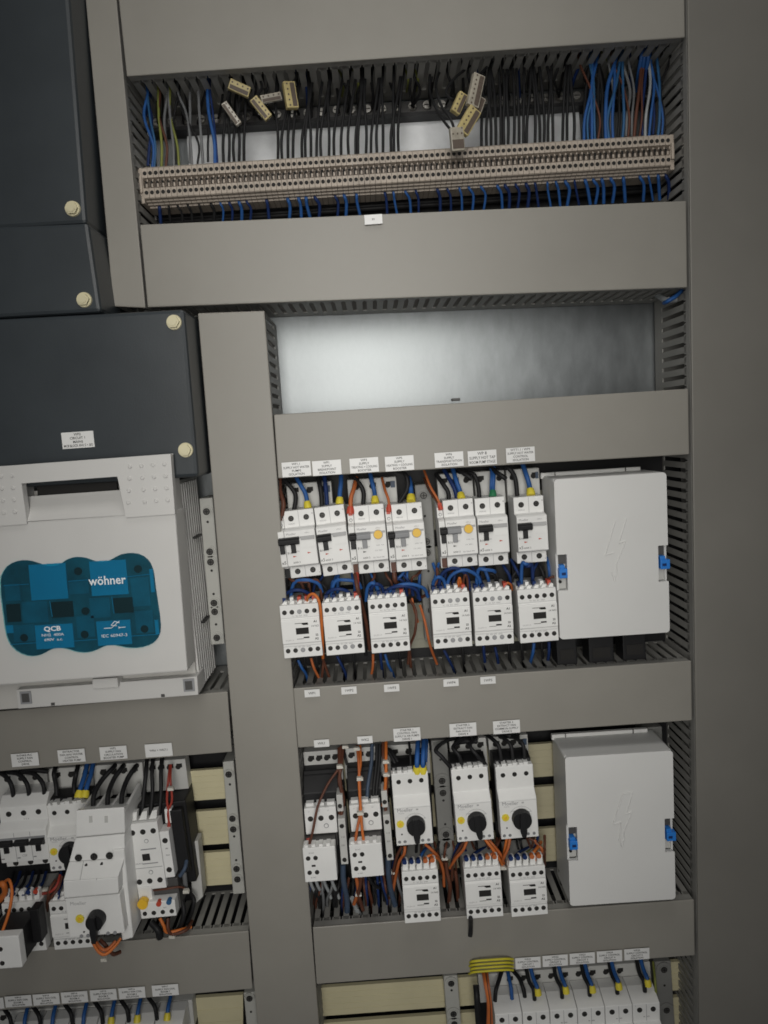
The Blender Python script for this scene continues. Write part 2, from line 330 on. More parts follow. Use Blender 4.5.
# ------------------------------------------------------------------ large fuse switch
def fuse_switch():
    Yc = -.068; Yb = -.03
    base = P(95, 580, Yb)
    root = empty('fuse_switch', base, 'large grey white fuse switch with teal wavy window and carry handle', 'fuse switch')
    def L(u, v, Y): return P(u, v, Y)-base
    # base body behind the cover, ribbed right flank
    f = [L(-55, 497, Yb), L(175.5, 481, Yb), L(198, 695, Yb), L(-55, 714, Yb)]
    dy = Vector((0, .098, 0))
    mb = MB().hexa(f, [p+dy for p in f])
    mb.obj('base_body', 'shell2', root, bevel=.001)
    mb = MB()                                    # flank ribs
    tr, br = f[1], f[2]
    for i in range(9):
        y = .006+i*.0098
        a = tr+Vector((0, y, -.004)); b = br+Vector((0, y, .004))
        w = Vector((.0022, 0, 0)); t = Vector((0, .0045, 0))
        mb.hexa([a, a+w, b+w, b], [a+t, a+w+t, b+w+t, b+t])
    mb.obj('flank_rib', 'shell', root)
    for (u, v) in ((197, 536), (205, 619)):      # small black clips on the flank
        q = L(u, v, .02); MB().box(q.x-.001, q.x+.003, q.y-.016, q.y+.012, q.z-.0012, q.z+.0012).obj('flank_clip', 'black', root)
    # lower base strip with square openings
    f = [L(16, 690, Yb-.012), L(197, 676.5, Yb-.012), L(198.3, 695, Yb-.012), L(18, 709, Yb-.012)]
    MB().hexa(f, [p+Vector((0, .03, 0)) for p in f]).obj('base_strip', 'shell', root, bevel=.0008)
    for (u, v) in ((26, 697.5), (189, 685)):
        q = L(u, v, Yb-.0125); mb = MB(); mb.box(q.x-.0062, q.x+.0062, q.y-.001, q.y, q.z-.0072, q.z+.0072, 0)
        mb.box(q.x-.004, q.x+.004, q.y-.0016, q.y-.001, q.z-.005, q.z+.005, 1); mb.obj('base_clip', ['mgrey', 'dgrey'], root)
    q = L(107, 682, Yb-.013); MB().box(q.x-.014, q.x+.014, q.y-.006, q.y+.01, q.z-.005, q.z+.006).obj('pull_tab', 'shell', root, bevel=.0006)
    for (u, v) in ((53, 704), (163, 695.5)):
        q = L(u, v, Yb-.0124); MB().box(q.x-.002, q.x+.002, q.y-.0006, q.y, q.z-.0016, q.z+.0016).obj('base_notch', 'dgrey', root)
    # front cover: main panel, with the handle bay left open at the top
    def slab(px, y0, y1, name, m='shell', bev=.0015):
        f = [L(u, v, y0) for u, v in px]; d = Vector((0, y1-y0, 0))
        return MB().hexa(f, [p+d for p in f]).obj(name, m, root, bevel=bev)
    # right grip, left grip, bridge bar over the slot, sloping bay floor, lower panel
    mb = MB()
    def hx(px, y0, y1):
        f = [L(u, v, y0) for u, v in px]; d = Vector((0, y1-y0, 0)); mb.hexa(f, [p+d for p in f])
    Yh = Yc-.003
    U_ = [L(u, v, Yh) for u, v in [(-50, 470), (170.5, 453.8), (175, 514), (126, 517.5), (117.3, 476.5), (21.5, 483.5), (27, 524), (-50, 529.5)]]
    mb.prism_y([(p.x, p.z) for p in U_], Yh-base.y, Yh-base.y+.010)
    mb.obj('carry_handle', 'shell', root, bevel=.0018); mb = MB()
    hx([(119.5, 459), (169.5, 455), (174.5, 511), (128, 515)], Yh+.0095, Yb)
    hx([(-50, 471), (18, 466.5), (23.5, 521), (-50, 527)], Yh+.0095, Yb)
    mb.obj('grip_base', 'shell', root)
    mb = MB()
    hx([(-50, 527), (175, 511), (187.5, 671.5), (-50, 689.5)], Yc, Yb)
    mb.obj('front_cover', 'shell', root, bevel=.002)
    # sloping floor of the handle bay
    t0, t1 = L(22, 497, -.048), L(121, 490, -.048); b1, b0 = L(126, 515, Yc-.001), L(25, 521.5, Yc-.001)
    d = Vector((0, .004, 0))
    MB().hexa([t0, t1, b1, b0], [p+d for p in (t0, t1, b1, b0)]).obj('handle_bay', 'shell', root)
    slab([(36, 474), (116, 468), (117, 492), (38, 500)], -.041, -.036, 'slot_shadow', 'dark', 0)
    # shoulders: slight step down from the grip to the panel
    # dots embossed on the grips
    me = MB().disc(0, 0, .0016, -.0010, .0004, 0, 12, .0027).mesh('grip_dot', [M['shell']])
    for i in range(4):
        for j in range(4):
            u0, v0 = 130+i*11.5+j*1.1-(j*1.6 if i == 0 else 0), 466.5+j*12-i*.8
            if v0 < 509: inst(me, 'grip_dot', root, L(u0, v0, Yh))
    for i in range(2):
        for j in range(4):
            inst(me, 'grip_dot', root, L(1+i*11+j*1.0, 476.5+j*12-i*.8, Yh))
    # window
    W = [(5, 190), (9, 160), (20, 138), (35, 118), (55, 104), (78, 95), (100, 91), (125, 91), (150, 95), (175, 103), (200, 111), (220, 115), (240, 116), (262, 112), (280, 104), (296, 93), (312, 84), (332, 78), (350, 76), (370, 77), (390, 80), (410, 87), (430, 94), (450, 98), (470, 98), (490, 94), (510, 84), (530, 73), (550, 64), (575, 59), (600, 58), (628, 62), (652, 73), (670, 88), (684, 108), (694, 135), (700, 170), (705, 215), (712, 260), (718, 300), (724, 340), (728, 385), (726, 415), (716, 440), (700, 459), (680, 471), (650, 481), (620, 485), (595, 485), (570, 483), (550, 478), (530, 474), (510, 472), (490, 473), (472, 479), (455, 487), (438, 495), (420, 501), (400, 505), (380, 506), (360, 504), (340, 500), (320, 493), (300, 488), (280, 485), (260, 485), (242, 489), (225, 497), (208, 507), (190, 515), (170, 520), (150, 522), (125, 519), (100, 510), (78, 497), (60, 480), (45, 458), (34, 430), (26, 390), (20, 340), (14, 295), (8, 250)]
    K = 4.518
    def wp(x, y, Y=Yc): return L(x/K, 540+y/K, Y)
    out = [wp(x, y) for x, y in W]
    def ring(pts, k):
        c = sum(pts, Vector())/len(pts); return [(p.x+(c.x-p.x)*k*0, p.z) for p in pts]
    o2 = [(p.x, p.z) for p in out]
    MB().prism_y(o2, Yc-base.y-.0008, Yc-base.y+.001).obj('window_tray', 'tealdark', root)
    y0 = Yc-base.y-.0008
    def patch(x0, y0_, x1, y1_, m, h, nm, sk=.03):
        p = [wp(x0, y0_), wp(x1, y0_-(x1-x0)*.06), wp(x1+(y1_-y0_)*.09, y1_-(x1-x0)*.06), wp(x0+(y1_-y0_)*.09, y1_)]
        MB().prism_y([(q.x, q.z) for q in p], y0-h, y0).obj(nm, m, root)
    patch(132, 112, 298, 272, 'teal', .0012, 'teal_plate')
    patch(405, 97, 570, 252, 'teal', .0012, 'teal_plate')
    patch(160, 385, 330, 492, 'teal', .0012, 'teal_plate')
    patch(437, 367, 590, 476, 'teal', .0012, 'teal_plate')
    patch(22, 200, 90, 275, 'tealmid', .0006, 'fuse_body'); patch(100, 280, 215, 375, 'tealmid', .0006, 'fuse_body')
    patch(310, 185, 400, 245, 'tealmid', .0006, 'fuse_body'); patch(405, 262, 495, 352, 'tealmid', .0006, 'fuse_body')
    patch(590, 170, 672, 300, 'tealmid', .0006, 'fuse_body'); patch(345, 345, 425, 440, 'tealmid', .0006, 'fuse_body')
    patch(610, 320, 690, 420, 'tealmid', .0006, 'fuse_body'); patch(60, 385, 155, 460, 'tealmid', .0006, 'fuse_body')
    patch(676, 130, 692, 235, 'teal', .0009, 'teal_plate'); patch(700, 360, 716, 425, 'teal', .0009, 'teal_plate')
    patch(30, 385, 62, 420, 'teal', .0009, 'teal_plate')
    patch(232, 280, 330, 350, 'black', .0010, 'fuse_contact'); patch(512, 262, 600, 330, 'black', .0010, 'fuse_contact'); patch(30, 290, 92, 370, 'black', .0010, 'fuse_contact')
    for (x, y) in ((355, 140), (625, 130), (655, 400), (385, 425), (112, 440), (388, 320)):
        q = wp(x, y); MB().disc(0, 0, .0042, -.0009, 0, 0, 20).obj('inner_screw', 'black', root, Vector((q.x, y0, q.z)))
    for a, b in (((20, 205), (132, 198)), ((312, 185), (402, 178)), ((575, 165), (690, 152)), ((50, 470), (170, 462)), ((330, 455), (440, 447)), ((595, 432), (715, 424)), ((228, 275), (240, 345)), ((508, 255), (518, 330))):
        p, q = wp(*a), wp(*b); MB().tube([Vector((p.x, y0-.001, p.z)), Vector((q.x, y0-.001, q.z))], .0004).obj('inner_edge', 'teal', root)
    MB().prism_y(o2, Yc-base.y-.0030, Yc-base.y-.0022).obj('window', 'glass', root)
    yt = Yc-base.y-.0032
    q = wp(489, 181); t = text('w\u00f6hner', .0135, (q.x, yt, q.z), root, 'whiteink', bold=.00018, maxw=.0395); t.rotation_euler = (0, .008, 0)
    q = wp(242, 398); text('QCB', .0072, (q.x, yt, q.z), root, 'whiteink', sx=1.2, bold=.0002)
    q = wp(244, 425); text('NH2  400A', .0042, (q.x, yt, q.z), root, 'whiteink', sx=1.2)
    q = wp(248, 446); text('690V  a.c.', .0042, (q.x, yt, q.z), root, 'whiteink', sx=1.2)
    q = wp(522, 428); text('IEC 60947-3', .0046, (q.x, yt, q.z), root, 'whiteink', sx=1.2)
    q = wp(520, 385); mb = MB(); r = .0004
    for a, b in (((-.011, -.002), (-.003, -.002)), ((-.003, -.002), (.006, .005)), ((.005, -.002), (.012, -.002)), ((-.003, .001), (.001, .005)), ((.003, .0), (-.003, .001)), ((.001, .005), (.006, .003)), ((.005, -.0032), (.005, -.0008))):
        mb.tube([Vector((a[0], 0, a[1])), Vector((b[0], 0, b[1]))], r, n=6)
    mb.obj('switch_symbol', 'whiteink', root, (q.x, yt, q.z))
fuse_switch()

# ------------------------------------------------------------------ busbar covers and their support holders
def bar(px, Y, label, name='busbar_cover', m='cream'):
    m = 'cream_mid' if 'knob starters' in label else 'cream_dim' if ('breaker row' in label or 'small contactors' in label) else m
    pts = [P(u, v, Y) for u, v in px]; c = sum(pts, Vector())/4
    f = [p-c for p in pts]
    mb = MB().hexa(f, [p+Vector((0, .006, 0)) for p in f])
    for k in range(1, 5):                               # fine mouldings along the cover
        t = k/5
        a = f[0].lerp(f[3], t); b = f[1].lerp(f[2], t); dz = Vector((0, 0, .0007)); dd = Vector((0, -.0006, 0))
        mb.hexa([a+dz+dd, b+dz+dd, b-dz+dd, a-dz+dd], [a+dz, b+dz, b-dz, a-dz])
    return tag(mb.obj(name, m, loc=c, bevel=.001), label, 'busbar cover', 'cream busbar covers')
YB = .062
def bar3(uL, uR, vs, uref, slope, names, ytilt=.09):
    for (v0, v1), nm in zip(vs, names):
        def q(u, v): return (u+(v-vs[0][0])*.0, v-(u-uref)*slope)
        bar([q(uL, v0), q(uR, v0), q(uR, v1), q(uL, v1)], YB, nm)
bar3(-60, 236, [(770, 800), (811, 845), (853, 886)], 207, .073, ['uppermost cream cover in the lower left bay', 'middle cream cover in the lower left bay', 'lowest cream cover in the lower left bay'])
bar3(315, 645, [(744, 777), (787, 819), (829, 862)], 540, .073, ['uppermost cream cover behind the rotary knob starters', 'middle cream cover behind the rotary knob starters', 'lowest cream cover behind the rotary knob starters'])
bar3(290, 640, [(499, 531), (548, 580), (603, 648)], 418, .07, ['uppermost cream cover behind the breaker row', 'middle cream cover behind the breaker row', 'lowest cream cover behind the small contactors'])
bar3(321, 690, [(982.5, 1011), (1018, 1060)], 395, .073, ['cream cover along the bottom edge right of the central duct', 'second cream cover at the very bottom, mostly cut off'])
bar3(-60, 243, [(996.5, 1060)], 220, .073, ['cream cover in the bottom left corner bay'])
def trough(px, label):  # black base behind the bars, made taller to deepen the shade there
    pts = [P(u, v, .088) for u, v in px]; c = sum(pts, Vector())/4; f = [p-c for p in pts]
    mb = MB().hexa(f, [p+Vector((0, .02, 0)) for p in f])
    return tag(mb.obj('busbar_tray', 'black', loc=c), label, 'busbar tray', 'black trays behind the busbar covers')
trough([(-60, 752), (240, 732), (256, 925), (-60, 950)], 'black busbar tray in the lower left bay')
trough([(302, 738), (680, 709), (690, 885), (316, 912)], 'black busbar tray behind the rotary knob starters')
trough([(280, 470), (680, 442), (685, 640), (300, 668)], 'black busbar tray behind the breaker row')
trough([(316, 990), (690, 962), (690, 1080), (320, 1090)], 'black busbar tray along the bottom right')
trough([(-60, 1012), (250, 992), (262, 1090), (-60, 1090)], 'black busbar tray in the bottom left corner')

screw_me = None
def mk_screw(r, base='strip'):
    mb = MB(); mb.disc(0, 0, r*1.28, -.0010, .0002, 0, 22, r*1.4); mb.disc(0, 0, r, -.0013, .0, 1, 20)
    mb.disc(0, 0, r*.74, -.0016, .0, 2, 18)
    mb.box(-r*.62, r*.62, -.0018, -.0015, -r*.14, r*.14, 1); mb.box(-r*.14, r*.14, -.00181, -.0015, -r*.62, r*.62, 1)
    return mb.mesh('mounting_screw', [M[base], M['dark'], M['steel_d']])
SC_L = mk_screw(.0042); SC_D = mk_screw(.0042, 'strip_d')
HOLE = MB().disc(0, 0, .0015, -.0003, .0002, 0, 14).mesh('pin_hole', [M['dark']])
def holder(px, Y, label, fr, m='strip', screws=True):
    """busbar support strip with screws; fr = list of (fraction down, is_screw)"""
    pts = [P(u, v, Y) for u, v in px]; c = pts[0]
    root = empty('busbar_holder', c, label, 'busbar holder', 'slim screwed busbar holders')
    f = [p-c for p in pts]; dy = Vector((0, .05, 0))
    MB().hexa(f, [p+dy for p in f]).obj('rail_body', m, root, bevel=.0012)
    w = (f[1]-f[0]).length
    mb = MB()
    for t, s in fr:
        q = f[0].lerp(f[3], t).lerp(f[1].lerp(f[2], t), .5)
        if s:
            inst(SC_L if m == 'strip' else SC_D, 'mounting_screw', root, q+Vector((0, -.0012, 0)))
            MB().disc(q.x, q.z, w*.46, -.0012, .0003, 0, 18).obj('screw_boss', m, root)
        else: inst(HOLE, 'pin_hole', root, q)
    pass
    return root
SF = [(.09, 1), (.16, 0), (.36, 1), (.43, 1), (.49, 0), (.65, 0), (.71, 1), (.77, 1), (.86, 0), (.95, 1)]
holder([(199, 498.5), (212.5, 497.5), (224.5, 644), (211, 645)], .035, 'slim grey holder with screws right of the fuse switch', SF)
holder([(222.5, 762), (233.5, 761), (245, 893.5), (233, 894.5)], .04, 'slim grey holder right of the cream covers, lower left bay', [(.09, 1), (.17, 0), (.42, 1), (.50, 1), (.56, 0), (.74, 0), (.80, 1), (.88, 1)])
holder([(243.5, 993), (255, 992), (259, 1040), (248, 1041)], .04, 'slim grey holder at the bottom beside the central duct', [(.1, 1), (.4, 0), (.8, 1)])
holder([(414.5, 485), (431, 483.5), (441, 640), (425, 641)], .045, 'grey holder standing between the fourth and fifth breaker', [(.07, 1), (.2, 0), (.36, 1), (.43, 1), (.55, 0), (.8, 1)], 'strip_d')
holder([(431, 741), (447, 739.5), (455.5, 859), (440, 860)], .03, 'dark grey holder between the first and second rotary knob starter', [(.16, 0), (.33, 1), (.43, 1), (.5, 0), (.7, 0), (.78, 1), (.87, 1)], 'strip_d')
holder([(443.5, 976.5), (457.5, 975.5), (463, 1046), (449, 1047)], .04, 'grey holder at the bottom left of the yellow green wires', [(.09, 1), (.2, 0), (.52, 1), (.66, 1)])
holder([(655, 962), (671, 961), (676, 1040), (660, 1041)], .04, 'grey holder at the bottom right beside the right duct', [(.09, 1), (.6, 1), (.3, 0)], 'strip_d')
holder([(644, 728), (662, 726.5), (668, 860), (650, 861)], .055, 'grey holder mostly hidden behind the lower cover box', [(.09, 1), (.3, 1)], 'strip_d')

# ------------------------------------------------------------------ device plates (adapters)
def adapter(px, Y, label, slots=3, blue=False):
    pts = [P(u, v, Y) for u, v in px]; c = pts[0]
    root = empty('busbar_adapter', c, label, 'busbar adapter', 'grey adapter plates behind the devices')
    f = [p-c for p in pts]
    k = .040/(f[0]-f[3]).length; m0, m1 = f[0].lerp(f[3], k), f[1].lerp(f[2], k); dy = Vector((0, .018, 0)); dz = Vector((0, .003, -.0004))
    g = [f[0], f[1], m1, m0]; MB().hexa(g, [p+dy for p in g]).obj('plate', 'adapter', root, bevel=.001)
    g = [m0+dz, m1+dz, f[2]+dz, f[3]+dz]; MB().hexa(g, [p+dy-dz*.5 for p in g]).obj('shaded_lower_body', 'black', root)  # lower part of the plate coloured black for the shade between devices
    w = f[1].x
    for i in range(slots):
        x = w*(.18+.64*i/max(1, slots-1)); z = f[1].z*(x/w)-.0095
        mb = MB(); mb.disc(x, z, .0034, -.0004, .0003, 0, 16); mb.box(x-.002, x+.005, -.00035, .0003, z-.001, z+.0042, 0)
        mb.obj('entry_slot', 'dark', root)
    if blue: MB().box(w*.88, w*.97, -.001, .0002, f[1].z-.013, f[1].z-.005).obj('locking_tab', 'slate' if 'slate' in M else 'w_slate', root)
    return root
AY = .045
adapter([(286, 484), (331, 481), (345, 652), (300, 655)], AY, 'adapter plate behind the first and second breaker', 3, True)
adapter([(347, 480), (396, 476.5), (408, 648), (360, 651)], AY, 'adapter plate behind the third and fourth breaker', 3, True)
adapter([(436.5, 474.5), (472, 472), (484, 640), (450, 643)], AY, 'adapter plate behind the breaker with the rightmost yellow button', 3)
adapter([(474, 472), (504, 470), (515, 640), (486, 642)], AY, 'adapter plate behind the sixth breaker', 2)
adapter([(506, 470), (539, 467.5), (548, 636), (517, 638)], AY, 'adapter plate behind the seventh breaker', 2, True)
adapter([(303, 752.5), (341, 749.5), (352, 880), (316, 883)], AY, 'adapter plate behind the contactor at the left end of the third row', 4)
adapter([(343, 749), (384, 746), (396, 878), (355, 881)], AY, 'adapter plate behind the contactor with orange wires', 4)
adapter([(386, 746), (429, 743), (436, 872), (398, 875)], AY, 'adapter plate behind the leftmost rotary knob starter', 3)
adapter([(449, 740.5), (486, 737.5), (496, 868), (460, 871)], AY, 'adapter plate behind the middle rotary knob starter', 3)
adapter([(488, 737.5), (527.5, 734.5), (537, 866), (500, 869)], AY, 'adapter plate behind the rightmost rotary knob starter', 4, True)
adapter([(-20, 774), (46, 769.5), (60, 905), (-8, 910)], AY, 'adapter plate behind the three lever breaker at the left', 4)
adapter([(48, 769), (92, 766), (104, 900), (62, 904)], AY, 'adapter plate behind the half hidden knob starter', 3)
adapter([(93, 766), (142, 762.5), (154, 915), (108, 919)], AY, 'adapter plate behind the big three fin starter', 4)
adapter([(143.5, 762), (185, 759), (203, 900), (158, 905)], AY, 'adapter plate behind the contactor with yellow reset button', 4)
_f = [P(u, v, .030) for u, v in ((188, 842), (198, 841), (203, 897), (193, 906))]
tag(MB().hexa([p-_f[0] for p in _f], [p-_f[0]+Vector((0, .02, 0)) for p in _f]).obj('end_bracket', 'adapter', loc=_f[0], bevel=.001), 'pale upright bracket between black coil block and cream covers', 'bracket')
adapter([(478, 975), (650, 962), (658, 1040), (484, 1050)], AY, 'wide adapter plate behind the bottom right breaker row', 9)
adapter([(-40, 1014), (192, 1000), (198, 1060), (-40, 1076)], AY, 'wide adapter plate behind the bottom left breaker row', 9)

# ------------------------------------------------------------------ small device hardware
def term_screw(r, bright=False):
    mb = MB(); mb.disc(0, 0, r, -.0003, .0003, 0, 18)
    mb.disc(0, 0, r*.60, -.0007, .0, 1, 14)
    mb.box(-r*.58, r*.58, -.0009, -.0006, -r*.13, r*.13, 0); mb.box(-r*.13, r*.13, -.00091, -.0006, -r*.58, r*.58, 0)
    return mb.mesh('terminal_screw', [M['mgrey'] if bright else M['dark'], M['inkl'] if bright else M['steel_d']])
TS = term_screw(.0027); TSB = term_screw(.0027, True); TS3 = term_screw(.0033)
THOLE = MB().disc(0, 0, .0028, -.0003, .0003, 0, 18).mesh('terminal_hole', [M['dark']])

def contactor(px, label, bright=(2,), Y=-.012, tabs='wbbrr', tall=False, group='small five pole contactors'):
    loc, W, H, t = frame(*px, Y)
    root = empty('contactor', loc, label, 'contactor', group, t)
    mb = MB()
    prof = [(.0016, 0), (.0016, -.27*H), (0, -.285*H), (0, -.72*H), (.0016, -.735*H), (.0016, -H), (.014, -H), (.014, 0)]
    mb.prism_x(prof, 0, W); mb.obj('front_housing', 'cont', root, bevel=.0006)
    MB().box(.0008, W-.0008, .0141, .058, -H*.985, .002).obj('rear_housing', 'adapter', root, bevel=.0008)
    MB().box(.0006, W-.0006, .0013, .0016, -.2435*H, -.2405*H).obj('seam_line', 'mgrey', root)
    MB().box(.0006, W-.0006, .0013, .0016, -.7785*H, -.7755*H).obj('seam_line', 'mgrey', root)
    for r_, z in ((0, -.135*H), (1, -.862*H)):
        for i in range(5):
            inst(TSB if i in bright else TS, 'terminal_screw', root, (W*(.115+.193*i), .0015, z))
    mb = MB(); cx = W*.535
    mb.box(cx-W*.165, cx+W*.165, -.0004, .0002, -.435*H, -.555*H)
    mb.obj('indicator_window', 'dark', root)
    mb = MB()
    mb.box(cx+.0, cx+W*.155, -.0004, .0002, -.345*H, -.375*H); mb.box(cx-W*.18, cx+.0, -.0004, .0002, -.345*H, -.353*H)
    mb.box(cx+.03*W, cx+W*.165, -.0004, .0002, -.385*H, -.365*H)
    mb.box(cx+.02*W, cx+W*.165, -.0004, .0002, -.610*H, -.635*H); mb.box(cx-W*.16, cx+.02*W, -.0004, .0002, -.640*H, -.646*H)
    mb.obj('release_slot', 'dark', root)
    text('A1', .0036, (W*.89, -.0001, -.335*H), root, 'ink', bold=.0001); text('14 NO', .0032, (W*.87, -.0001, -.42*H), root, 'ink')
    text('22', .0032, (W*.90, -.0001, -.59*H), root, 'ink', bold=.0001); text('A2', .0036, (W*.89, -.0001, -.66*H), root, 'ink', bold=.0001)
    text('1L1  3L2  5L3  13NO', .0021, (W*.5, .0014, -.213*H), root, 'inkg', maxw=W*.8)
    text('2T1  4T2  6T3  14NO', .0021, (W*.5, .0014, -.80*H), root, 'inkg', maxw=W*.8)
    text('DILEM-10', .0024, (W*.19, -.0001, -.66*H), root, 'inkl')
    # toothed wire entries on the upper edge
    th = .011 if tall else .0042
    mb = MB()
    for i in range(5):
        x = W*(.115+.193*i)
        mb.prism_y([(x-.0034, 0), (x+.0030, 0), (x+.0034, th), (x+.0004, th*1.15), (x-.0030, th*.5)] if tall else [(x-.0030, -.0002), (x+.0030, -.0002), (x+.0036, th*.8), (x+.0004, th)], .006, .013)
    mb.obj('entry_tabs', 'cont', root)
    bt = {'b': 'w_navy', 'w': 'cont', 'r': 'red', 'o': 'w_orange'}
    mb_groups = {}
    for i, ch in enumerate(tabs):
        x = W*(.115+.193*i)
        m_ = MB()
        if tall: m_.disc(x-.0006, th-.0010, .0029, .005, .010, 0, 14)
        else: m_.box(x-.0022, x+.0018, .011, .022, -.001, th+.0026)
        m_.obj('wire_entry', bt[ch], root)
    return root, W, H, t

def breaker(px, label, kind, aux, Y=0.0, brand=True):
    loc, W, H, t = frame(*px, Y+.012)
    loc.y = Y
    root = empty('circuit_breaker', loc, label, 'circuit breaker', 'breakers in the upper device row', t)
    prof = [(.013, 0), (.013, -.245*H), (.003, -.262*H), (0, -.285*H), (0, -.79*H), (.004, -.815*H), (.013, -.825*H), (.013, -H), (.05, -H), (.05, .0)]
    x0 = W*.17 if aux else 0
    mb = MB(); mb.prism_x(prof, x0+.0002, W)
    mb.obj('housing', 'brk', root, bevel=.0007)
    if aux:
        prof2 = [(.0145, -.10*H), (.0145, -.245*H), (.004, -.262*H), (.001, -.285*H), (.001, -.79*H), (.004, -.815*H), (.0145, -.825*H), (.0145, -H), (.05, -H), (.05, -.0)]
        mb = MB(); mb.prism_x(prof2, 0, x0-.0002); mb.obj('auxiliary_module', 'brk', root, bevel=.0007)
        MB().box(x0*.22, x0*.85, .0122, .0155, -.13*H, -.03*H).obj('wire_clamp', 'w_brown' if aux == 1 else 'red', root)
        mb = MB(); mb.disc(x0*.5, -.20*H, .0020, .0138, .0146, 0, 14); mb.obj('aux_terminal', 'mgrey', root)
        mb = MB(); mb.disc(x0*.5, -.20*H, .0013, .0134, .0146, 0, 14); mb.obj('aux_terminal', 'cont', root)
        MB().box(x0*.15, x0*.95, .0135, .0150, -.99*H, -.85*H).obj('wire_clamp', 'w_black' if aux == 1 else 'w_brown', root)
    n = 2; mw = (W-x0)/n
    for i in range(n):
        x = x0+mw*(i+.5)
        inst(TS3, 'terminal_screw', root, (x, .0128, -.115*H)); inst(TS3, 'terminal_screw', root, (x, .0128, -.905*H))
    for z0, z1, y in ((-.01*H, -.24*H, .0128), (-.83*H, -.99*H, .0128)):
        MB().box(x0+mw-.0002, x0+mw+.0002, y, .0131, z0, z1).obj('module_seam', 'mgrey', root)
    text('MODULE', .0019, (x0+mw*.5, .0128, -.195*H), root, 'inkg')
    text('2', .0022, (W-.0016, .0128, -.95*H), root, 'ink'); text('N', .0022, (W-.0016, .0128, -.07*H), root, 'ink')
    text('Moeller', .0036, (x0+mw*.45, -.0001, -.325*H), root, 'inkg', maxw=mw*.95)
    if brand: text('xEffect', .0022, (W-mw*.5, -.0001, -.325*H), root, 'inkl')
    # lever well and lever
    def lever(xa, xb, stems, m):
        mb = MB(); mb.prism_x([(-.0060, -.375*H), (-.0085, -.40*H), (-.0080, -.455*H), (-.004, -.475*H), (0.0, -.475*H), (0.0, -.365*H)], xa, xb)
        for s in stems: mb.box(s-.0028, s+.0028, -.0030, 0.0, -.46*H, -.60*H)
        return mb.obj('lever', m, root, bevel=.0005)
    MB().box(x0+.001 if kind != 'double' else .001, W-.001, -.0003, .0003, -.37*H, -.40*H).obj('lever_well', 'inkl', root)
    if kind == 'single':
        lever(x0+.0006, x0+mw-.0008, [x0+mw*.52], 'black')
        MB().box(x0+mw+.0008, W-.0012, -.0014, .0002, -.375*H, -.425*H).obj('label_ridge', 'inkl', root, bevel=.0003)
        MB().box(x0+mw+.0014, W-.002, -.0006, .0002, -.43*H, -.535*H).obj('label_carrier', 'cont', root)
    elif kind == 'double':
        lever(.0006, x0+mw-.0008, [x0*.52, x0+mw*.52], 'black')
        MB().box(x0+mw+.0008, W-.0012, -.0014, .0002, -.375*H, -.425*H).obj('label_ridge', 'inkl', root, bevel=.0003)
        MB().box(x0+mw+.0014, W-.002, -.0006, .0002, -.43*H, -.535*H).obj('label_carrier', 'cont', root)
    else:
        lever(.0006, x0+.0012, [x0*.6], 'black')
        lever(x0+.0016, x0+mw*.98, [x0+mw*.58], 'mgrey')
        mb = MB(); mb.disc(W-mw*.52, -.42*H, .0048, -.0028, .0, 0, 28, .0050); mb.obj('test_button', 'yellow', root, bevel=.0005)
        mb = MB(); mb.disc(W-mw*.52, -.42*H, .0058, -.0004, .0002, 0, 28); mb.obj('button_ring', 'inkl', root)
        text('T', .003, (W-mw*.52, -.0030, -.42*H), root, 'ysleeve')
        text('0.03A  Test', .0019, (W-mw*.45, -.0001, -.575*H), root, 'inkg')
    # red arrow marks and rating print
    def arrow(x, z, m):
        MB().prism_y([(x-.0022, z+.0010), (x+.0018, z), (x-.0022, z-.0010)], -.0003, .0002).obj('state_mark', m, root)
    arrow(x0+mw*.55, -.655*H, 'red' if kind != 'rcbo' else ('red' if aux == 3 else 'dgrey'))
    arrow(x0+mw*1.5, -.62*H, 'red') if kind != 'rcbo' else text('C16  230V~', .0019, (x0+mw*1.45, -.0001, -.65*H), root, 'inkg')
    text('B16', .0036, (x0+mw*.24, -.0001, -.60*H), root, 'ink'); text('ON', .0022, (x0+mw*.78, -.0001, -.585*H), root, 'inkg')
    text('x5', .0052, (x0*.5 if aux else mw*.2, -.0001, -.735*H), root, 'ink'); text('6000 3', .0030, (x0+mw*.62, -.0001, -.745*H), root, 'ink')
    if kind == 'rcbo': text('I\u0394n 30mA 40A', .0022, (x0+mw*1.4, -.0001, -.75*H), root, 'inkg')
    return root, W, H, t

def knob(root, x, z, r, ang=0):
    mb = MB(); mb.disc(0, 0, r, -.009, -.0005, 0, 36, r*1.04)
    mb.disc(0, 0, r*.93, -.0098, -.009, 0, 36, r)
    a = math.radians(ang); d = Vector((math.sin(a), -math.cos(a))); n = Vector((-d.y, d.x))
    def pt(l, w): return (d.x*l+n.x*w, d.y*l+n.y*w)
    mb.prism_y([pt(-r*1.18, -r*.26), pt(-r*1.18, r*.26), pt(r*.8, r*.36), pt(r*1.50, r*.24), pt(r*1.58, 0), pt(r*1.50, -r*.24), pt(r*.8, -r*.36)], -.0145, -.0092)
    o = mb.obj('rotary_knob', 'black', root, (x, 0, z), bevel=.0008)
    
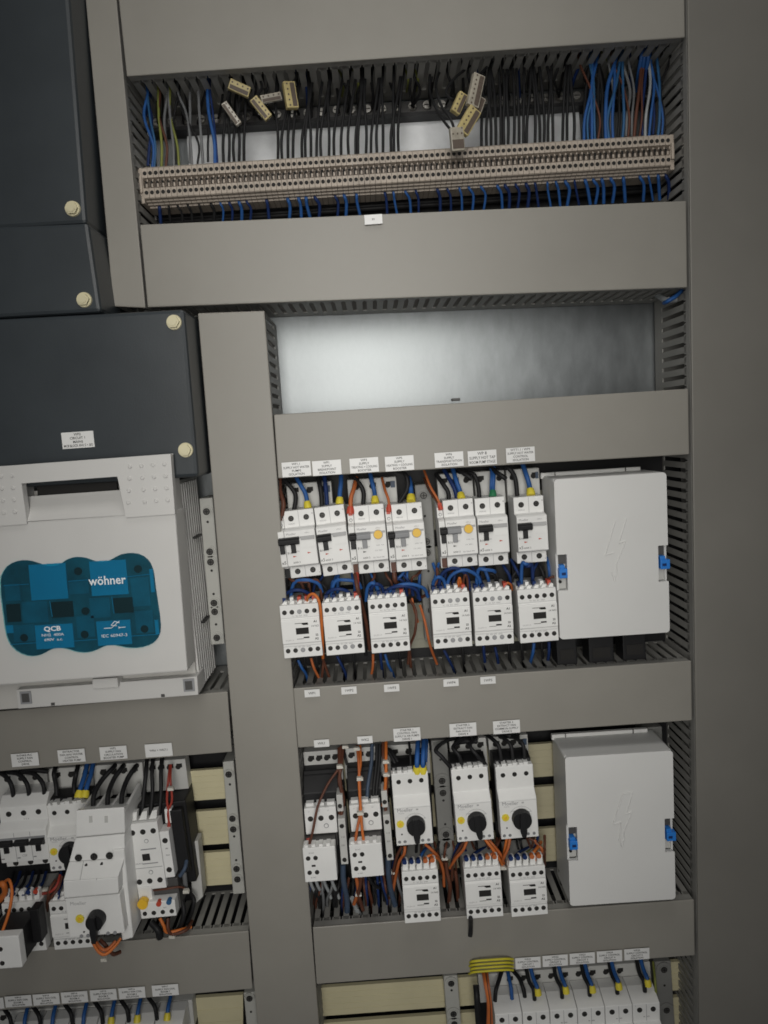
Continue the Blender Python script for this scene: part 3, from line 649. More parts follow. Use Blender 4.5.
def starter(px, label, Y=-.014, ang=0, shroud=True):
    loc, W, H, t = frame(*px, Y+.005)
    loc.y = Y; loc.z -= .014*H; H *= .96
    root = empty('motor_starter', loc, label, 'motor starter', 'white motor starters with black rotary knobs', t)
    prof = [(.010, 0), (.010, -.33*H), (.0, -.43*H), (0, -H), (.022, -H), (.022, 0)]
    MB().prism_x(prof, .0002, W).obj('housing', 'brk', root, bevel=.0008)
    MB().box(.001, W-.001, .0222, .066, -H*.99, 0).obj('rear_body', 'black', root)
    mb = MB()
    for i in range(3):
        x = W*(.2+.29*i); mb.box(x-.0065, x-.0015 if i else x-.004, .0101, .020, -.0002, .0028); mb.box(x-.001, x+.0042, .0101, .020, -.0002, .0036)
    mb.obj('top_teeth', 'brk', root)
    if shroud: MB().prism_x([(.018, 0), (.019, .004), (.036, .007), (.040, .007), (.040, 0)], .0005, W-.0005).obj('terminal_shroud', 'black', root, bevel=.001)
    for i in range(3): inst(THOLE, 'terminal_hole', root, (W*(.19+.31*i), .0099, -.125*H))
    for i in range(2):
        pass
    text('Moeller \u25a1'.replace(' \u25a1', ''), .0062, (W*.30, -.0001, -.485*H), root, 'inkg', sx=1.05, maxw=W*.42)
    MB().box(W*.60, W*.66, -.0003, .0001, -.475*H, -.495*H).obj('maker_mark', 'inkl', root)
    text('PKZM0', .0022, (W*.2, -.0001, -.53*H), root, 'inkl')
    MB().box(.0008, W-.0008, -.0002, .0001, -.452*H, -.455*H).obj('seam_line', 'inkl', root)
    r = W*.245
    mb = MB()
    for k in range(26):                                # dial arc
        a = math.radians(150-k*4.6); R_ = r*1.28
        mb.box(W*.565+R_*math.cos(a)-.00025, W*.565+R_*math.cos(a)+.00025, -.0003, .0001, -.70*H+R_*math.sin(a)-.00025, -.70*H+R_*math.sin(a)+.00025)
    mb.obj('dial_scale', 'inkg', root)
    knob(root, W*.565, -.70*H, r, ang)
    mb = MB(); x, z = W*.15, -.68*H
    mb.disc(x, z, .0046, -.0012, .0, 0, 8); mb.obj('test_button', 'ysleeve', root)
    mb = MB(); mb.disc(x, z, .0018, -.0020, -.001, 0, 14); mb.obj('button_slot', 'yellow', root)
    MB().disc(W*.17, -.835*H, .0010, -.0003, .0002, 0, 12).obj('trip_hole', 'ink', root)
    for xx, s in ((.09, '2T1'), (.24, '4T2'), (.72, '6T3'), (.88, 'T3')):
        MB().disc(W*xx, -.945*H, .0019, -.0004, .0002, 0, 16).obj('marker_hole', 'mgrey', root)
        text(s, .0022, (W*xx, -.0005, -.945*H), root, 'ink')
    text('0 OFF', .0022, (W*.36, -.0001, -.60*H), root, 'inkg'); text('I ON', .0022, (W*.80, -.0001, -.62*H), root, 'inkg')
    return root, W, H, t

BR = [([(277.7, 512.5), (315, 508), (319, 575.5), (283, 579.5)], 'double', 1, 'first breaker from the left with a wide double black lever'),
      ([(316.5, 508), (346, 504), (350.5, 573), (320.5, 577)], 'single', 0, 'second breaker, narrow, tight between double lever and yellow button ones'),
      ([(347.5, 507), (384.5, 503.5), (388.3, 571.5), (351.8, 574.8)], 'rcbo', 2, 'leftmost breaker with a yellow button, red wire at its corner'),
      ([(386, 505.5), (422.6, 502), (426.3, 569.5), (389.2, 573)], 'rcbo', 3, 'middle breaker with a yellow button, left of the grey holder'),
      ([(437, 501.5), (473.5, 498), (477.2, 565.6), (440.8, 568.8)], 'rcbo', 2, 'rightmost breaker with a yellow button, right of the grey holder'),
      ([(475.4, 498.8), (505, 496.4), (508.3, 564), (478, 566.6)], 'single', 0, 'breaker with a single black lever under the green sleeved wire'),
      ([(514, 497.8), (543.6, 495.3), (547, 561.5), (516.6, 564)], 'single', 0, 'last breaker on the right, beside the upper cover box')]
BK = [breaker(p, l, k, a, Y=-.002) for p, k, a, l in BR]
CT = [([(279.4, 606.5), (318.3, 603), (322.5, 656), (284, 659)], (2,), 'bwrrr', 'first small contactor, red and blue wires looping over its top'),
      ([(322.5, 604), (361.5, 600), (363.8, 653.3), (325.8, 656)], (2, 3), 'bbwwr', 'second small contactor under the breaker with one black lever'),
      ([(368, 600.3), (407, 597), (410, 651), (371.5, 653.9)], (), 'bbbbr', 'third small contactor, next to the exposed cream cover'),
      ([(430.8, 595), (469.8, 592), (472, 646.5), (434, 649.6)], (2, 3), 'bbwwr', 'fourth small contactor, right of the exposed cream cover'),
      ([(473, 593), (512, 590.3), (514, 643.7), (475.7, 646.7)], (2, 3), 'bbwwr', 'fifth small contactor, under the green sleeved breaker'),
      ([(518.3, 590.8), (556.9, 587.3), (558.5, 640.8), (520, 643.9)], (), 'bwbwr', 'sixth small contactor, against the upper cover box'),
      ([(402.2, 873), (438, 870.5), (441, 921.7), (404.6, 924.5)], (), 'bbboo', 'contactor below the leftmost rotary knob starter'),
      ([(464.2, 870), (500.8, 867), (503.3, 917), (467, 920)], (), 'bbboo', 'contactor below the middle rotary knob starter'),
      ([(509, 869.5), (545.6, 866), (548, 915), (511.8, 918)], (), 'bbboo', 'contactor below the rightmost rotary knob starter')]
for i, (p, b, tb, l) in enumerate(CT): contactor(p, l, b, tabs=tb, tall=i > 5, Y=-.012 if i < 6 else -.018)
starter([(391.7, 775), (428, 772), (433, 842.6), (395.9, 845.6)], 'leftmost rotary knob starter, blue wires with yellow sleeves on top')
starter([(451.9, 771), (487.3, 767.5), (494.4, 838.6), (456.3, 842)], 'middle rotary knob starter, black wires arching over it', ang=6)
starter([(495.6, 768.3), (532.5, 765), (539.2, 836), (500.9, 839.2)], 'rightmost rotary knob starter, next to the lower cover box')

# ------------------------------------------------------------------ contactors with front blocks (third row, left)
def aux_contactor(px_up, px_lo, label, strip_px):
    loc, W, H, t = frame(*px_up, .002)
    root = empty('contactor', loc, label, 'contactor', 'tall contactors with front auxiliary blocks', t)
    MB().box(0, W, 0, .03, -H, 0).obj('face_plate', 'cont', root, bevel=.0008)
    MB().box(.0005, W+.008, .014, .07, -H*2.6, .002).obj('coil_body', 'black', root)
    MB().prism_x([(.014, .0), (.014, .012), (.030, .034), (.06, .036), (.06, 0)], -.001, W+.004).obj('top_chamber', 'black', root, bevel=.001)
    MB().box(.0, W+.004, .026, .030, .014, .030).obj('chamber_rim', 'black', root)
    mb = MB()
    for i in range(3): mb.box(W*(.06+.33*i), W*(.30+.33*i), .004, .012, .0005, .0045)
    mb.obj('entry_tabs', 'cont', root)
    for i in range(3): inst(TS3, 'terminal_screw', root, (W*(.18+.33*i), -.0001, -.40*H))
    mb = MB(); mb.disc(W*.66, -.70*H, .0030, -.0004, .0002, 0, 18); mb.obj('test_ring', 'mgrey', root)
    mb = MB(); mb.disc(W*.66, -.70*H, .0021, -.0007, .0002, 0, 18); mb.obj('test_ring', 'cont', root)
    MB().box(.001, W-.001, .004, .014, -H*1.55, -H-.0002).obj('mid_band', 'dgrey', root)
    for s, x in (('L1', .15), ('L2', .45), ('L3', .75)): text(s, .0022, (W*x, -.0001, -.12*H), root, 'inkg')
    # front block
    inv = root.matrix_basis.inverted()
    l2, W2, H2, _ = frame(*px_lo, -.026); q = inv @ l2
    b = MB(); b.box(0, W2, 0, .016, -H2, 0)
    o = b.obj('front_block', 'cont', root, q, bevel=.0008)
    MB().box(.0005, W2-.0005, .0161, .04, -H2+.001, -.001).obj('block_rear', 'dgrey', o)
    mb = MB()
    for i in range(4): mb.box(W2*(.10+.23*i)-.002, W2*(.10+.23*i)+.0025, .002, .012, -.0002, .0030)
    mb.obj('entry_tabs', 'cont', o)
    for x, z in ((.15, .30), (.38, .30), (.16, .72), (.39, .72)): inst(TS, 'terminal_screw', o, (W2*x, -.0001, -z*H2))
    MB().box(W2*.24, W2*.36, -.0004, .0002, -.50*H2, -.55*H2).obj('release_slot', 'dark', o)
    text('53 NO', .0022, (W2*.26, -.0002, -.15*H2), o, 'inkg'); text('61 NC', .0022, (W2*.27, -.0002, -.87*H2), o, 'inkg')
    # side strip
    l3, W3, H3, _ = frame(*strip_px, -.006); q = inv @ l3
    o = MB().box(0, W3, 0, .03, -H3, 0).obj('side_contact', 'adapter', root, q, bevel=.0006)
    for z in (.16, .90): inst(TS, 'terminal_screw', o, (W3*.5, -.0001, -z*H3))
    text('1.13', .0026, (W3*.5, -.0002, -.40*H3), o, 'ink'); text('2.21', .0026, (W3*.5, -.0002, -.58*H3), o, 'ink')
    o2 = MB().box(0, W3*.85, .006, .03, .006, .027).obj('side_contact', 'adapter', root, q, bevel=.0005)
    inst(TS, 'terminal_screw', o2, (W3*.4, .0058, .013))
aux_contactor([(304.2, 809), (335.8, 806.6), (337.5, 832.5), (305.8, 834.8)], [(303, 848.6), (335, 845.4), (338, 879.4), (305.6, 882.5)],
              'tall contactor at the left end with a thin brown wire across it', [(337.5, 819), (344.5, 818.5), (349, 864), (341.5, 864.6)])
aux_contactor([(349.4, 806), (380, 803), (382, 829.6), (351.2, 832)], [(349.6, 845.4), (381.7, 842), (384.2, 875), (352, 878.3)],
              'tall contactor with bright orange wires running down its face', [(383, 815), (389.5, 814.4), (394, 860), (386.8, 860.6)])

# ------------------------------------------------------------------ white cover boxes with blue latches
def cover_box(px, Y, depth, label, latches, bolt_c, bolt_h, relief):
    loc, W, H, t = frame(*px, Y)
    root = empty('cover_box', loc, label, 'cover box', 'white cover boxes with blue latches', t)
    # front panel outline with two latch notches
    lx = .0115; z0, z1 = latches
    out = [(0, 0), (W, 0), (W, -z0*H+.001), (W-lx, -z0*H+.001), (W-lx, -z1*H), (W, -z1*H), (W, -H), (0, -H), (0, -z1*H-.003), (lx, -z1*H-.003), (lx, -z0*H-.002), (0, -z0*H-.002)]
    # shell = four walls + notched front
    def arc(cx_, cz_, a0, a1, r=.0042): return [(cx_+r*math.cos(math.radians(a0+(a1-a0)*k/5)), cz_+r*math.sin(math.radians(a0+(a1-a0)*k/5))) for k in range(6)]
    q = .0042
    out = arc(q, -q, 180, 90)+arc(W-q, -q, 90, 0)+out[2:6]+arc(W-q, -H+q, 0, -90)+arc(q, -H+q, -90, -180)+out[8:]
    mb = MB(); mb.prism_y(out, 0, .006)
    MBw = MB(); MBw.box(0, .0025, .0055, depth, -H+.003, -.003); MBw.box(W-.0025, W, .0055, depth, -H+.003, -.003); MBw.box(.003, W-.003, .0055, depth, -.0025, 0); MBw.box(.003, W-.003, .0055, depth, -H, -H+.0025)
    for xc, zc_ in ((.003, -.003), (W-.003, -.003), (.003, -H+.003), (W-.003, -H+.003)): MBw.disc(xc, zc_, .003, .0055, depth, 0, 16)
    mb.obj('front_panel', 'box', root, bevel=.0018); MBw.obj('side_walls', 'box', root)
    MB().box(-.002, W*.93, depth-.006, depth, -.003, .0042).obj('rear_flange', 'box', root, bevel=.0008)
    for x in (.03, W*.90): MB().box(x-.0155, x-.0145, depth-.0075, depth-.005, -.003, .0048).obj('flange_notch', 'dgrey', root)
    for s in (0, 1):
        xa, xb = (.0008, lx) if s == 0 else (W-lx, W-.0008)
        za, zb = (-z0*H-.002, -z1*H-.003) if s == 0 else (-z0*H+.001, -z1*H)
        MB().box(xa, xb, .008, .012, zb, za).obj('latch_pocket', 'adapter', root)
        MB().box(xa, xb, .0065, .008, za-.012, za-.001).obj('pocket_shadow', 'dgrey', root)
        zc = (za+zb)/2
        mb = MB(); mb.box(xa+(.0008 if s == 0 else .0016), xb+(-.0004 if s == 0 else .0018), -.0028, .007, zc-.0062, zc+.0048)
        mb.box(xa+.0016, xb-.003, -.0016, .0075, zc+.0046, zc+.009)
        k = mb.obj('latch', 'blue', root, bevel=.0006)
        MB().box(xa+.0035, xb-.0025, -.0032, -.0027, zc-.0025, zc+.0005).obj('latch_slot', 'w_navy', k)
        if s == 0: MB().disc(xa+.003, zc-.0115, .0018, .004, .008, 0, 14).obj('latch_pin', 'black', root)
    # embossed lightning bolt with arrow tip
    cx, cz = bolt_c[0]*W, -bolt_c[1]*H; s = bolt_h
    pts = [(.02, .50), (.30, .52), (.08, .12), (.26, .15), (.0, -.22), (.02, -.36), (-.02, -.40), (-.05, -.50), (-.12, -.36), (-.10, -.34), (-.05, -.02), (-.28, -.06)]
    mb = MB(); n = len(pts)
    P2 = [(cx+x*s*.62, cz+z*s) for x, z in pts]
    if relief == 'solid': mb.prism_y(P2, -.0010, .0002)
    if relief == 'solid':
        for i in range(n):
            a, b = P2[i], P2[(i+1) % n]; mb.tube([(a[0], -.0006, a[1]), (b[0], -.0006, b[1])], .0009, n=8)
        mb.obj('embossed_bolt', 'box', root)
    else:
        for i in range(n):
            if i in (0, 5, 9): continue
            a, b = P2[i], P2[(i+1) % n]; mb.tube([(a[0], 0, a[1]), (b[0], 0, b[1])], .0008, n=8)
        mb.obj('embossed_bolt', 'box', root)
cover_box([(553.4, 479.6), (666.6, 472), (669.6, 632.4), (560.5, 639.4)], -.012, .062, 'upper white cover box in the breaker row', (.455, .675), (.53, .465), .072, 'line')
cover_box([(564.7, 757.4), (671.8, 750.6), (676.6, 899), (570.5, 906.2)], -.012, .062, 'lower white cover box beside the rotary knob starters', (.455, .675), (.52, .44), .066, 'solid')

for (u0, u1, v), o in (((556, 576, 641), 'left'), ((588, 613, 639), 'middle'), ((622, 645, 636), 'right')):
    l, W, H, t = frame([u0, v], [u1, v-1.5], [u1+2, v+24], [u0+2, v+26], .020)
    r_ = empty('terminal_block_cover', l, '%s of three black blocks poking out under the upper cover box' % o, 'terminal cover', None, t)
    MB().box(0, W, 0, .03, -H, .006).obj('block_body', 'black', r_, bevel=.0012)
    MB().box(W*.15, W*.85, -.0008, .0, -H*.75, -H*.35).obj('block_rib', 'dark', r_)
# ------------------------------------------------------------------ lower left bay devices
def three_pole():
    px = [(-4, 806), (45, 801.5), (47.5, 868), (0, 872)]
    loc, W, H, t = frame(*px, -.002)
    root = empty('circuit_breaker', loc, 'three pole breaker with a row of black levers at the left edge', 'circuit breaker', None, t)
    prof = [(.012, 0), (.014, .0), (.012, -.31*H), (.002, -.40*H), (0, -.42*H), (0, -.88*H), (.012, -.90*H), (.012, -H), (.05, -H), (.05, .004)]
    prof[1] = (.02, .003)
    prof = [(.010, -.10*H), (.010, -.31*H), (.001, -.40*H), (0, -.42*H), (0, -.87*H), (.010, -.89*H), (.010, -H), (.05, -H), (.05, .002), (.022, .002)]
    MB().prism_x(prof, 0, W).obj('housing', 'brk', root, bevel=.0008)
    for i in range(3):
        inst(TS3, 'terminal_screw', root, (W*(.20+.31*i), .0098, -.20*H)); inst(TS3, 'terminal_screw', root, (W*(.20+.31*i), .0098, -.95*H))
        MB().prism_x([(-.007, -.545*H), (-.008, -.58*H), (-.003, -.62*H), (0, -.62*H), (0, -.53*H)], W*(.02+.33*i), W*(.30+.33*i)).obj('lever', 'black', root, bevel=.0004)
        MB().box(W*(.10+.33*i), W*(.20+.33*i), -.002, 0, -.60*H, -.72*H).obj('lever_stem', 'black', root)
        MB().box(W*(.02+.33*i), W*(.08+.33*i), -.0004, .0002, -.80*H, -.815*H).obj('state_mark', 'mgrey', root)
        if i: MB().box(W*(.333*i)-.0002, W*(.333*i)+.0002, -.0003, .0002, -.43*H, -.86*H).obj('module_seam', 'mgrey', root)
    MB().box(.002, W-.002, -.0006, .0001, -.50*H, -.53*H).obj('lever_well', 'mgrey', root)
    text('C20', .0035, (W*.5, -.0001, -.78*H), root, 'inkg'); text('3  5  6', .0024, (W*.55, .0097, -.29*H), root, 'inkg')
three_pole()
starter([(46.5, 807), (87, 803.5), (92.5, 867), (49.5, 871)], 'rotary knob starter half hidden behind the big three fin starter', Y=.0, ang=0)

def big_starter():
    Y = -.045; base = P(95, 870, Y)
    root = empty('large_motor_starter', base, 'big white starter with three top fins and drooping black knob', 'motor starter')
    def L(u, v, y): return P(u, v, y)-base
    def hx(pf, yf, yb, name, m='brk', bev=.0012, par=root):
        f = [L(u, v, yf) for u, v in pf]; return MB().hexa(f, [Vector((p.x, yb-base.y, p.z)) for p in f]).obj(name, m, par, bevel=bev)
    f = [L(u, v, -.030) for u, v in [(75.5, 810.5), (124, 807), (125, 833), (75.5, 837.5)]]; b = [Vector((p.x, .035-base.y, p.z)) for p in f]
    b[0].z -= .020; b[1].z -= .020; MB().hexa(f, b).obj('upper_block', 'brk', root, bevel=.0012)
    f = [L(75.2, 838.5, -.030), L(124.3, 834, -.030), L(124.5, 858, -.036), L(69, 862, -.036)]
    b = [Vector((p.x, .03-base.y, p.z)) for p in f]
    MB().hexa(f, b).obj('screw_block', 'brk', root, bevel=.001)
    f = [L(69, 862.3, -.036), L(124.5, 858.3, -.036), L(118, 877, -.052), L(63.2, 881, -.052)]
    MB().hexa(f, [Vector((p.x, .03-base.y, p.z)) for p in f]).obj('shoulder', 'brk', root, bevel=.0008)
    hx([(63.2, 881.3), (118, 877.3), (118.5, 893.5), (63.6, 898.5)], -.052, .03, 'front_step')
    hx([(64.5, 899), (119.5, 894), (124.8, 933), (69.5, 938)], -.050, .03, 'front_panel')
    # right flank reaches further back and down
    hx([(112, 850), (124, 849), (133, 938), (122, 941)], -.036, .045, 'flank', bev=.0015)
    # three fins standing over the wire entries
    for k, (u0, w) in enumerate([(78, 2.2), (92, 2.2), (106.5, 2.2), (122, 2.8)]):
        p0, p1 = L(u0, 812, -.029), L(u0+w, 812, -.029); back = .03-base.y
        hgt = .006 if k == 3 else .001
        v = [p0, p1, Vector((p1.x, back, p1.z+hgt)), Vector((p0.x, back, p0.z+hgt)), Vector((p0.x, back, p0.z-.01)), Vector((p1.x, back, p1.z-.01))]
        mb = MB(); mb.add([tuple(x) for x in v], [(0, 1, 2, 3), (0, 4, 5, 1), (0, 3, 4), (1, 5, 2), (3, 2, 5, 4)]); mb.obj('fin', 'brk', root)
    for u in (90.5, 106): hx([(u-1.6, 816.2), (u+1.6, 816), (u+1.8, 822.5), (u-1.4, 822.8)], -.0308, -.029, 'moulded_clip', 'adapter', 0)
    for i, u in enumerate((78.5, 94, 109.5)):
        inst(TS3, 'terminal_screw', root, L(u, 857.8-i*1.1, -.0362)+Vector((0, -.0003, 0))).scale = (1.25, 1, 1.25)
    for u, v in ((86.5, 864.8), (102, 863.6)):
        q = L(u, v, -.0385); MB().disc(q.x, q.z, .0016, q.y-.002, q.y+.004, 0, 14).obj('release_hole', 'dark', root)
    for u in (83.5, 100):
        a, c = L(u, 861.5, -.0366), L(u-3.5, 880, -.0525); MB().tube([a, c], .0004, n=6).obj('shoulder_rib', 'inkl', root)
    kq = L(97.5, 917.5, -.0505)
    o = empty_child = MB(); r = .0098
    o.disc(0, 0, r, -.011, 0, 0, 36, r*1.05); o.prism_y([(-.0028, r*1.05), (.0028, r*1.05), (.0035, -r*.8), (.0018, -r*2.1), (-.0026, -r*2.1), (-.0038, -r*.8)], -.0165, -.0105)
    ko = o.obj('rotary_knob', 'black', root, kq, bevel=.0008)
    q = L(80, 918.5, -.0505); mb = MB(); mb.disc(0, 0, .0050, -.0012, .0, 0, 10); mb.obj('test_button', 'ysleeve', root, q)
    mb = MB(); mb.disc(0, 0, .0022, -.002, -.001, 0, 14); mb.obj('button_slot', 'yellow', root, q)
    q = L(84, 932, -.0505); MB().disc(0, 0, .0011, -.0003, .0002, 0, 12).obj('trip_hole', 'ink', root, q)
    for u, v in ((81.5, 938.5), (88, 938), (108, 935.6), (115, 935)):
        q = L(u, v-2.3, -.0506); MB().disc(0, 0, .0021, -.0004, .0002, 0, 14).obj('marker_hole', 'mgrey', root, q)
    q = L(78, 903.5, -.0503); text('Moeller', .006, q, root, 'inkl')
big_starter()

def left_contactor():
    px = [(126.5, 824.5), (158, 821.8), (165.5, 887.5), (134.5, 891.5)]
    loc, W, H, t = frame(*px, -.006)
    root = empty('contactor', loc, 'three pole contactor with a yellow reset button relay hanging below', 'contactor', None, t)
    MB().box(0, W, 0, .02, -H, 0).obj('face_plate', 'cont', root, bevel=.0008)
    MB().box(W+.0003, W+.0115, .001, .02, -H*.86, -.014).obj('side_block', 'cont', root, bevel=.0008)
    MB().box(.001, W+.030, .022, .056, -H*1.12, .012).obj('coil_body', 'black', root, bevel=.002)
    MB().box(W+.012, W+.027, .012, .0219, -H*.9, .006).obj('coil_front', 'black', root, bevel=.002)
    mb = MB()
    for i in range(3): mb.prism_y([(W*(.06+.32*i), .001), (W*(.30+.32*i), .001), (W*(.36+.32*i), .012), (W*(.20+.32*i), .011)], .006, .014)
    mb.obj('entry_tabs', 'cont', root)
    for i in range(3):
        inst(TS3, 'terminal_screw', root, (W*(.18+.33*i), -.0001, -.13*H)); inst(TS3, 'terminal_screw', root, (W*(.17+.33*i), -.0001, -.87*H))
    inst(TS3, 'terminal_screw', root, (W+.006, .0009, -.30*H)); inst(TS3, 'terminal_screw', root, (W+.006, .0009, -.74*H))
    for z in (-.27*H, -.74*H): MB().disc(W*.58, z, .0026, -.0004, .0002, 0, 16).obj('test_ring', 'mgrey', root); MB().disc(W*.58, z, .0019, -.0007, .0002, 0, 16).obj('test_ring', 'cont', root)
    MB().box(W*.38, W*.62, -.0005, .0002, -.46*H, -.56*H).obj('indicator_window', 'dark', root)
    MB().box(W*.36, W*.85, -.0004, .0002, -.385*H, -.40*H).obj('release_slot', 'mgrey', root); MB().box(W*.36, W*.85, -.0004, .0002, -.60*H, -.612*H).obj('release_slot', 'mgrey', root)
    MB().box(.001, W-.001, -.0002, .0002, -.665*H, -.672*H).obj('seam_line', 'mgrey', root)
    text('DILM15', .0026, (W*.25, -.0001, -.60*H), root, 'inkg'); text('A1', .003, (W+.007, .0008, -.42*H), root, 'ink'); text('NO', .003, (W+.007, .0008, -.52*H), root, 'inkg')
    # relay below
    l2, W2, H2, t2 = frame([139.5, 903], [174.5, 900.2], [176.5, 915.5], [141, 919.5], -.014)
    r2 = empty('overload_relay', l2, 'relay with yellow, red and blue buttons under the three pole contactor', 'relay', None, t2)
    MB().box(0, W2, 0, .014, -H2, 0).obj('front_ledge', 'cont', r2, bevel=.0008)
    MB().box(-.001, W2+.002, .0142, .062, -H2, .019).obj('relay_body', 'dgrey', r2, bevel=.001)
    MB().box(-.002, W2*.34, .006, .0141, -.002, .016).obj('corner_block', 'cont', r2, bevel=.0006)
    for i in range(4): inst(TS, 'terminal_screw', r2, (W2*(.12+.255*i), -.0001, -.68*H2))
    for x, z, rr, m in ((.11, .0015, .0062, 'yellow'), (.56, .0, .0030, 'red'), (.85, .001, .0030, 'w_light_blue')):
        MB().disc(W2*x, -.10*H2+z, rr, -.0028, .004, 0, 26).obj('push_button', m, r2, bevel=.0006)
    text('TEST', .002, (W2*.7, -.0001, -.42*H2), r2, 'inkg')
left_contactor()
contactor([(2, 905), (40.5, 902), (45, 951), (6, 954.5)], 'contactor at the left edge behind a black and white front block', (), Y=-.008, tabs='bbwbr', tall=True, group=None)
contactor([(48.5, 903.5), (87, 900.5), (92, 948), (53.6, 951)], 'contactor half hidden behind the big three fin starter', (), Y=-.008, tabs='wwbwr', group=None)
def front_block():
    l, W, H, t = frame([-14, 938], [18.5, 935.5], [22, 967.5], [-12, 970], -.058)
    root = empty('auxiliary_block', l, 'white topped black auxiliary block sticking out at the left edge', 'auxiliary block', None, t)
    MB().box(0, W, 0, .012, -H, 0).obj('front_face', 'cont', root, bevel=.001)
    MB().box(.001, W-.0002, .0122, .046, -H*.97, -.0005).obj('side_body', 'black', root, bevel=.001)
    MB().box(W-.0004, W+.010, .030, .047, -H*.80, .010).obj('mounting_foot', 'black', root, bevel=.001)
    for z in (.38, .82): inst(TS, 'terminal_screw', root, (W*.42, -.0001, -z*H)); inst(TS, 'terminal_screw', root, (W*.15, -.0001, -z*H))
front_block()

# bottom rows of breakers, cut off by the frame
def row_breaker(px, label, group, Y=-.006):
    loc, W, H, t = frame(*px, Y)
    root = empty('circuit_breaker', loc, label, 'circuit breaker', group, t)
    H = .080
    prof = [(.0, -.16*H), (0, -.9*H), (.04, -.9*H), (.05, .006), (.030, .004)]
    prof = [(.012, -.10*H), (.012, -.40*H), (0, -.44*H), (0, -.95*H), (.05, -.95*H), (.05, .0), (.034, .0)]
    MB().prism_x(prof, .0001, W-.0001).obj('housing', 'brk', root, bevel=.0007)
    for i in range(2): inst(TS3, 'terminal_screw', root, (W*(.25+.5*i), .0118, -.20*H))
    MB().box(W*.5-.0002, W*.5+.0002, .0117, .0121, -.11*H, -.39*H).obj('module_seam', 'mgrey', root)
    text('1', .0024, (W*.1, .0118, -.13*H), root, 'inkg'); text('B6  6000', .0022, (W*.5, .0118, -.32*H), root, 'inkg')
    MB().box(.001, W-.001, -.0006, .0002, -.50*H, -.54*H).obj('lever_well', 'mgrey', root)
    MB().box(.002, W*.5, -.008, .0, -.54*H, -.62*H).obj('lever', 'black', root)
names = ['leftmost', 'second', 'third', 'fourth', 'fifth', 'rightmost']
for i in range(6):
    u = 495+27.8*i; v = 1016.5-2.05*i
    row_breaker([(u, v), (u+27.3, v-2), (u+33, v+60), (u+5.5, v+62)], names[i]+' of six bottom right breakers cut off by the frame', 'breakers along the bottom edge, right')
names2 = ['leftmost', 'second', 'third', 'fourth', 'fifth', 'rightmost']
for i in range(6):
    u = 1+29.8*i; v = 1044-2.15*i
    row_breaker([(u, v), (u+29, v-2.1), (u+34, v+60), (u+5.5, v+62)], names2[i]+' of six bottom left breakers, only their tops in the photo', 'breakers along the bottom edge, left')

# ------------------------------------------------------------------ terminal strip
TLx, TLz = (142, 166), (671.5, 133.2)
A0 = P(141, 164.6, .026); B0 = P(670.5, 131.2, .026)
N = 96; e = (B0-A0); pitch = e.length/N; e.normalize(); tl = math.atan2(e.z, e.x)
TH_ = .0385
prof = [(.044, .001), (.012, .001), (0, -.0045), (0, -.0145), (.006, -.0160), (.006, -.0245), (0, -.026), (0, -.0362)]
for k in range(4): prof += [(.0012+.0060*k, -.0372-.0017*k), (.0066+.0060*k, -.0372-.0017*k)]
prof += [(.044, -.0430)]
mb = MB(); mb.prism_x(prof, .0002, pitch-.0003, 0)
cx = pitch/2
mb.disc(cx, -.0097, .0022, -.0004, .0002, 1, 14); mb.disc(cx, -.0308, .0022, -.0004, .0002, 1, 14); mb.box(.0004, pitch-.0005, .0054, .0062, -.0242, -.0163, 2)
mb.box(cx-.0019, cx+.0006, .0048, .0060, -.0235, -.0165, 1); mb.box(cx-.0004, cx+.0014, .0020, .0062, -.0245, -.0205, 0)
mb.prism_x([(.006, -.0155), (.0005, -.0165), (.0005, -.0185), (.006, -.0195)], cx+.0012, pitch-.0006, 0)
term = mb.mesh('terminal_block', [M['beige'], M['dark'], M['tgroove']])
for i in range(N):
    o = bpy.data.objects.new('terminal_block', term); col.objects.link(o)
    o.location = A0+e*(pitch*i); o.rotation_euler = (0, -tl, 0)
    tag(o, 'beige clip-on terminal with two round holes in the long strip', 'terminal block', 'beige terminals clipped in one long strip')
def endstop(pos, lab):
    r = MB(); r.box(0, .005, .004, .05, -.041, -.002); r.box(.0008, .0042, .001, .004, -.030, -.012)
    o = r.obj('end_stop', 'beige', loc=pos, bevel=.0008); o.rotation_euler = (0, -tl, 0); tag(o, lab, 'end stop', None)
endstop(A0-e*.0056, 'beige end stop closing the left end of the terminal strip'); endstop(B0+e*.0004, 'beige end stop closing the right end of the terminal strip')
q0, q1 = P(136, 190, .072), P(680, 154, .072); c = (q0+q1)/2
d = Vector((0, 0, .009))
tag(MB().hexa([q0+d-c, q1+d-c, q1-d-c, q0-d-c], [x+Vector((0, .004, 0)) for x in (q0+d-c, q1+d-c, q1-d-c, q0-d-c)]).obj('mounting_rail', 'dgrey', loc=c), 'steel rail carrying the beige terminals', 'rail')
_f = [P(u, v, .104) for u, v in ((132, 205), (684, 172), (686, 212), (134, 245))]  # black backing added to keep the gap below the terminals in shade
tag(MB().hexa([p-_f[0] for p in _f], [p-_f[0]+Vector((0, .003, 0)) for p in _f]).obj('shade_strip', 'black', loc=_f[0]), 'black strip added for shade behind the lower edge of the terminal strip', 'strip')
_f = [P(u, v, .106) for u, v in ((186, 124), (578, 98), (581, 142), (189, 168))]
tag(MB().hexa([p-_f[0] for p in _f], [p-_f[0]+Vector((0, .001, 0)) for p in _f]).obj('backing_sheet', 'sheet', loc=_f[0]), 'pale sheet on the back plate showing between the black wires', 'sheet')
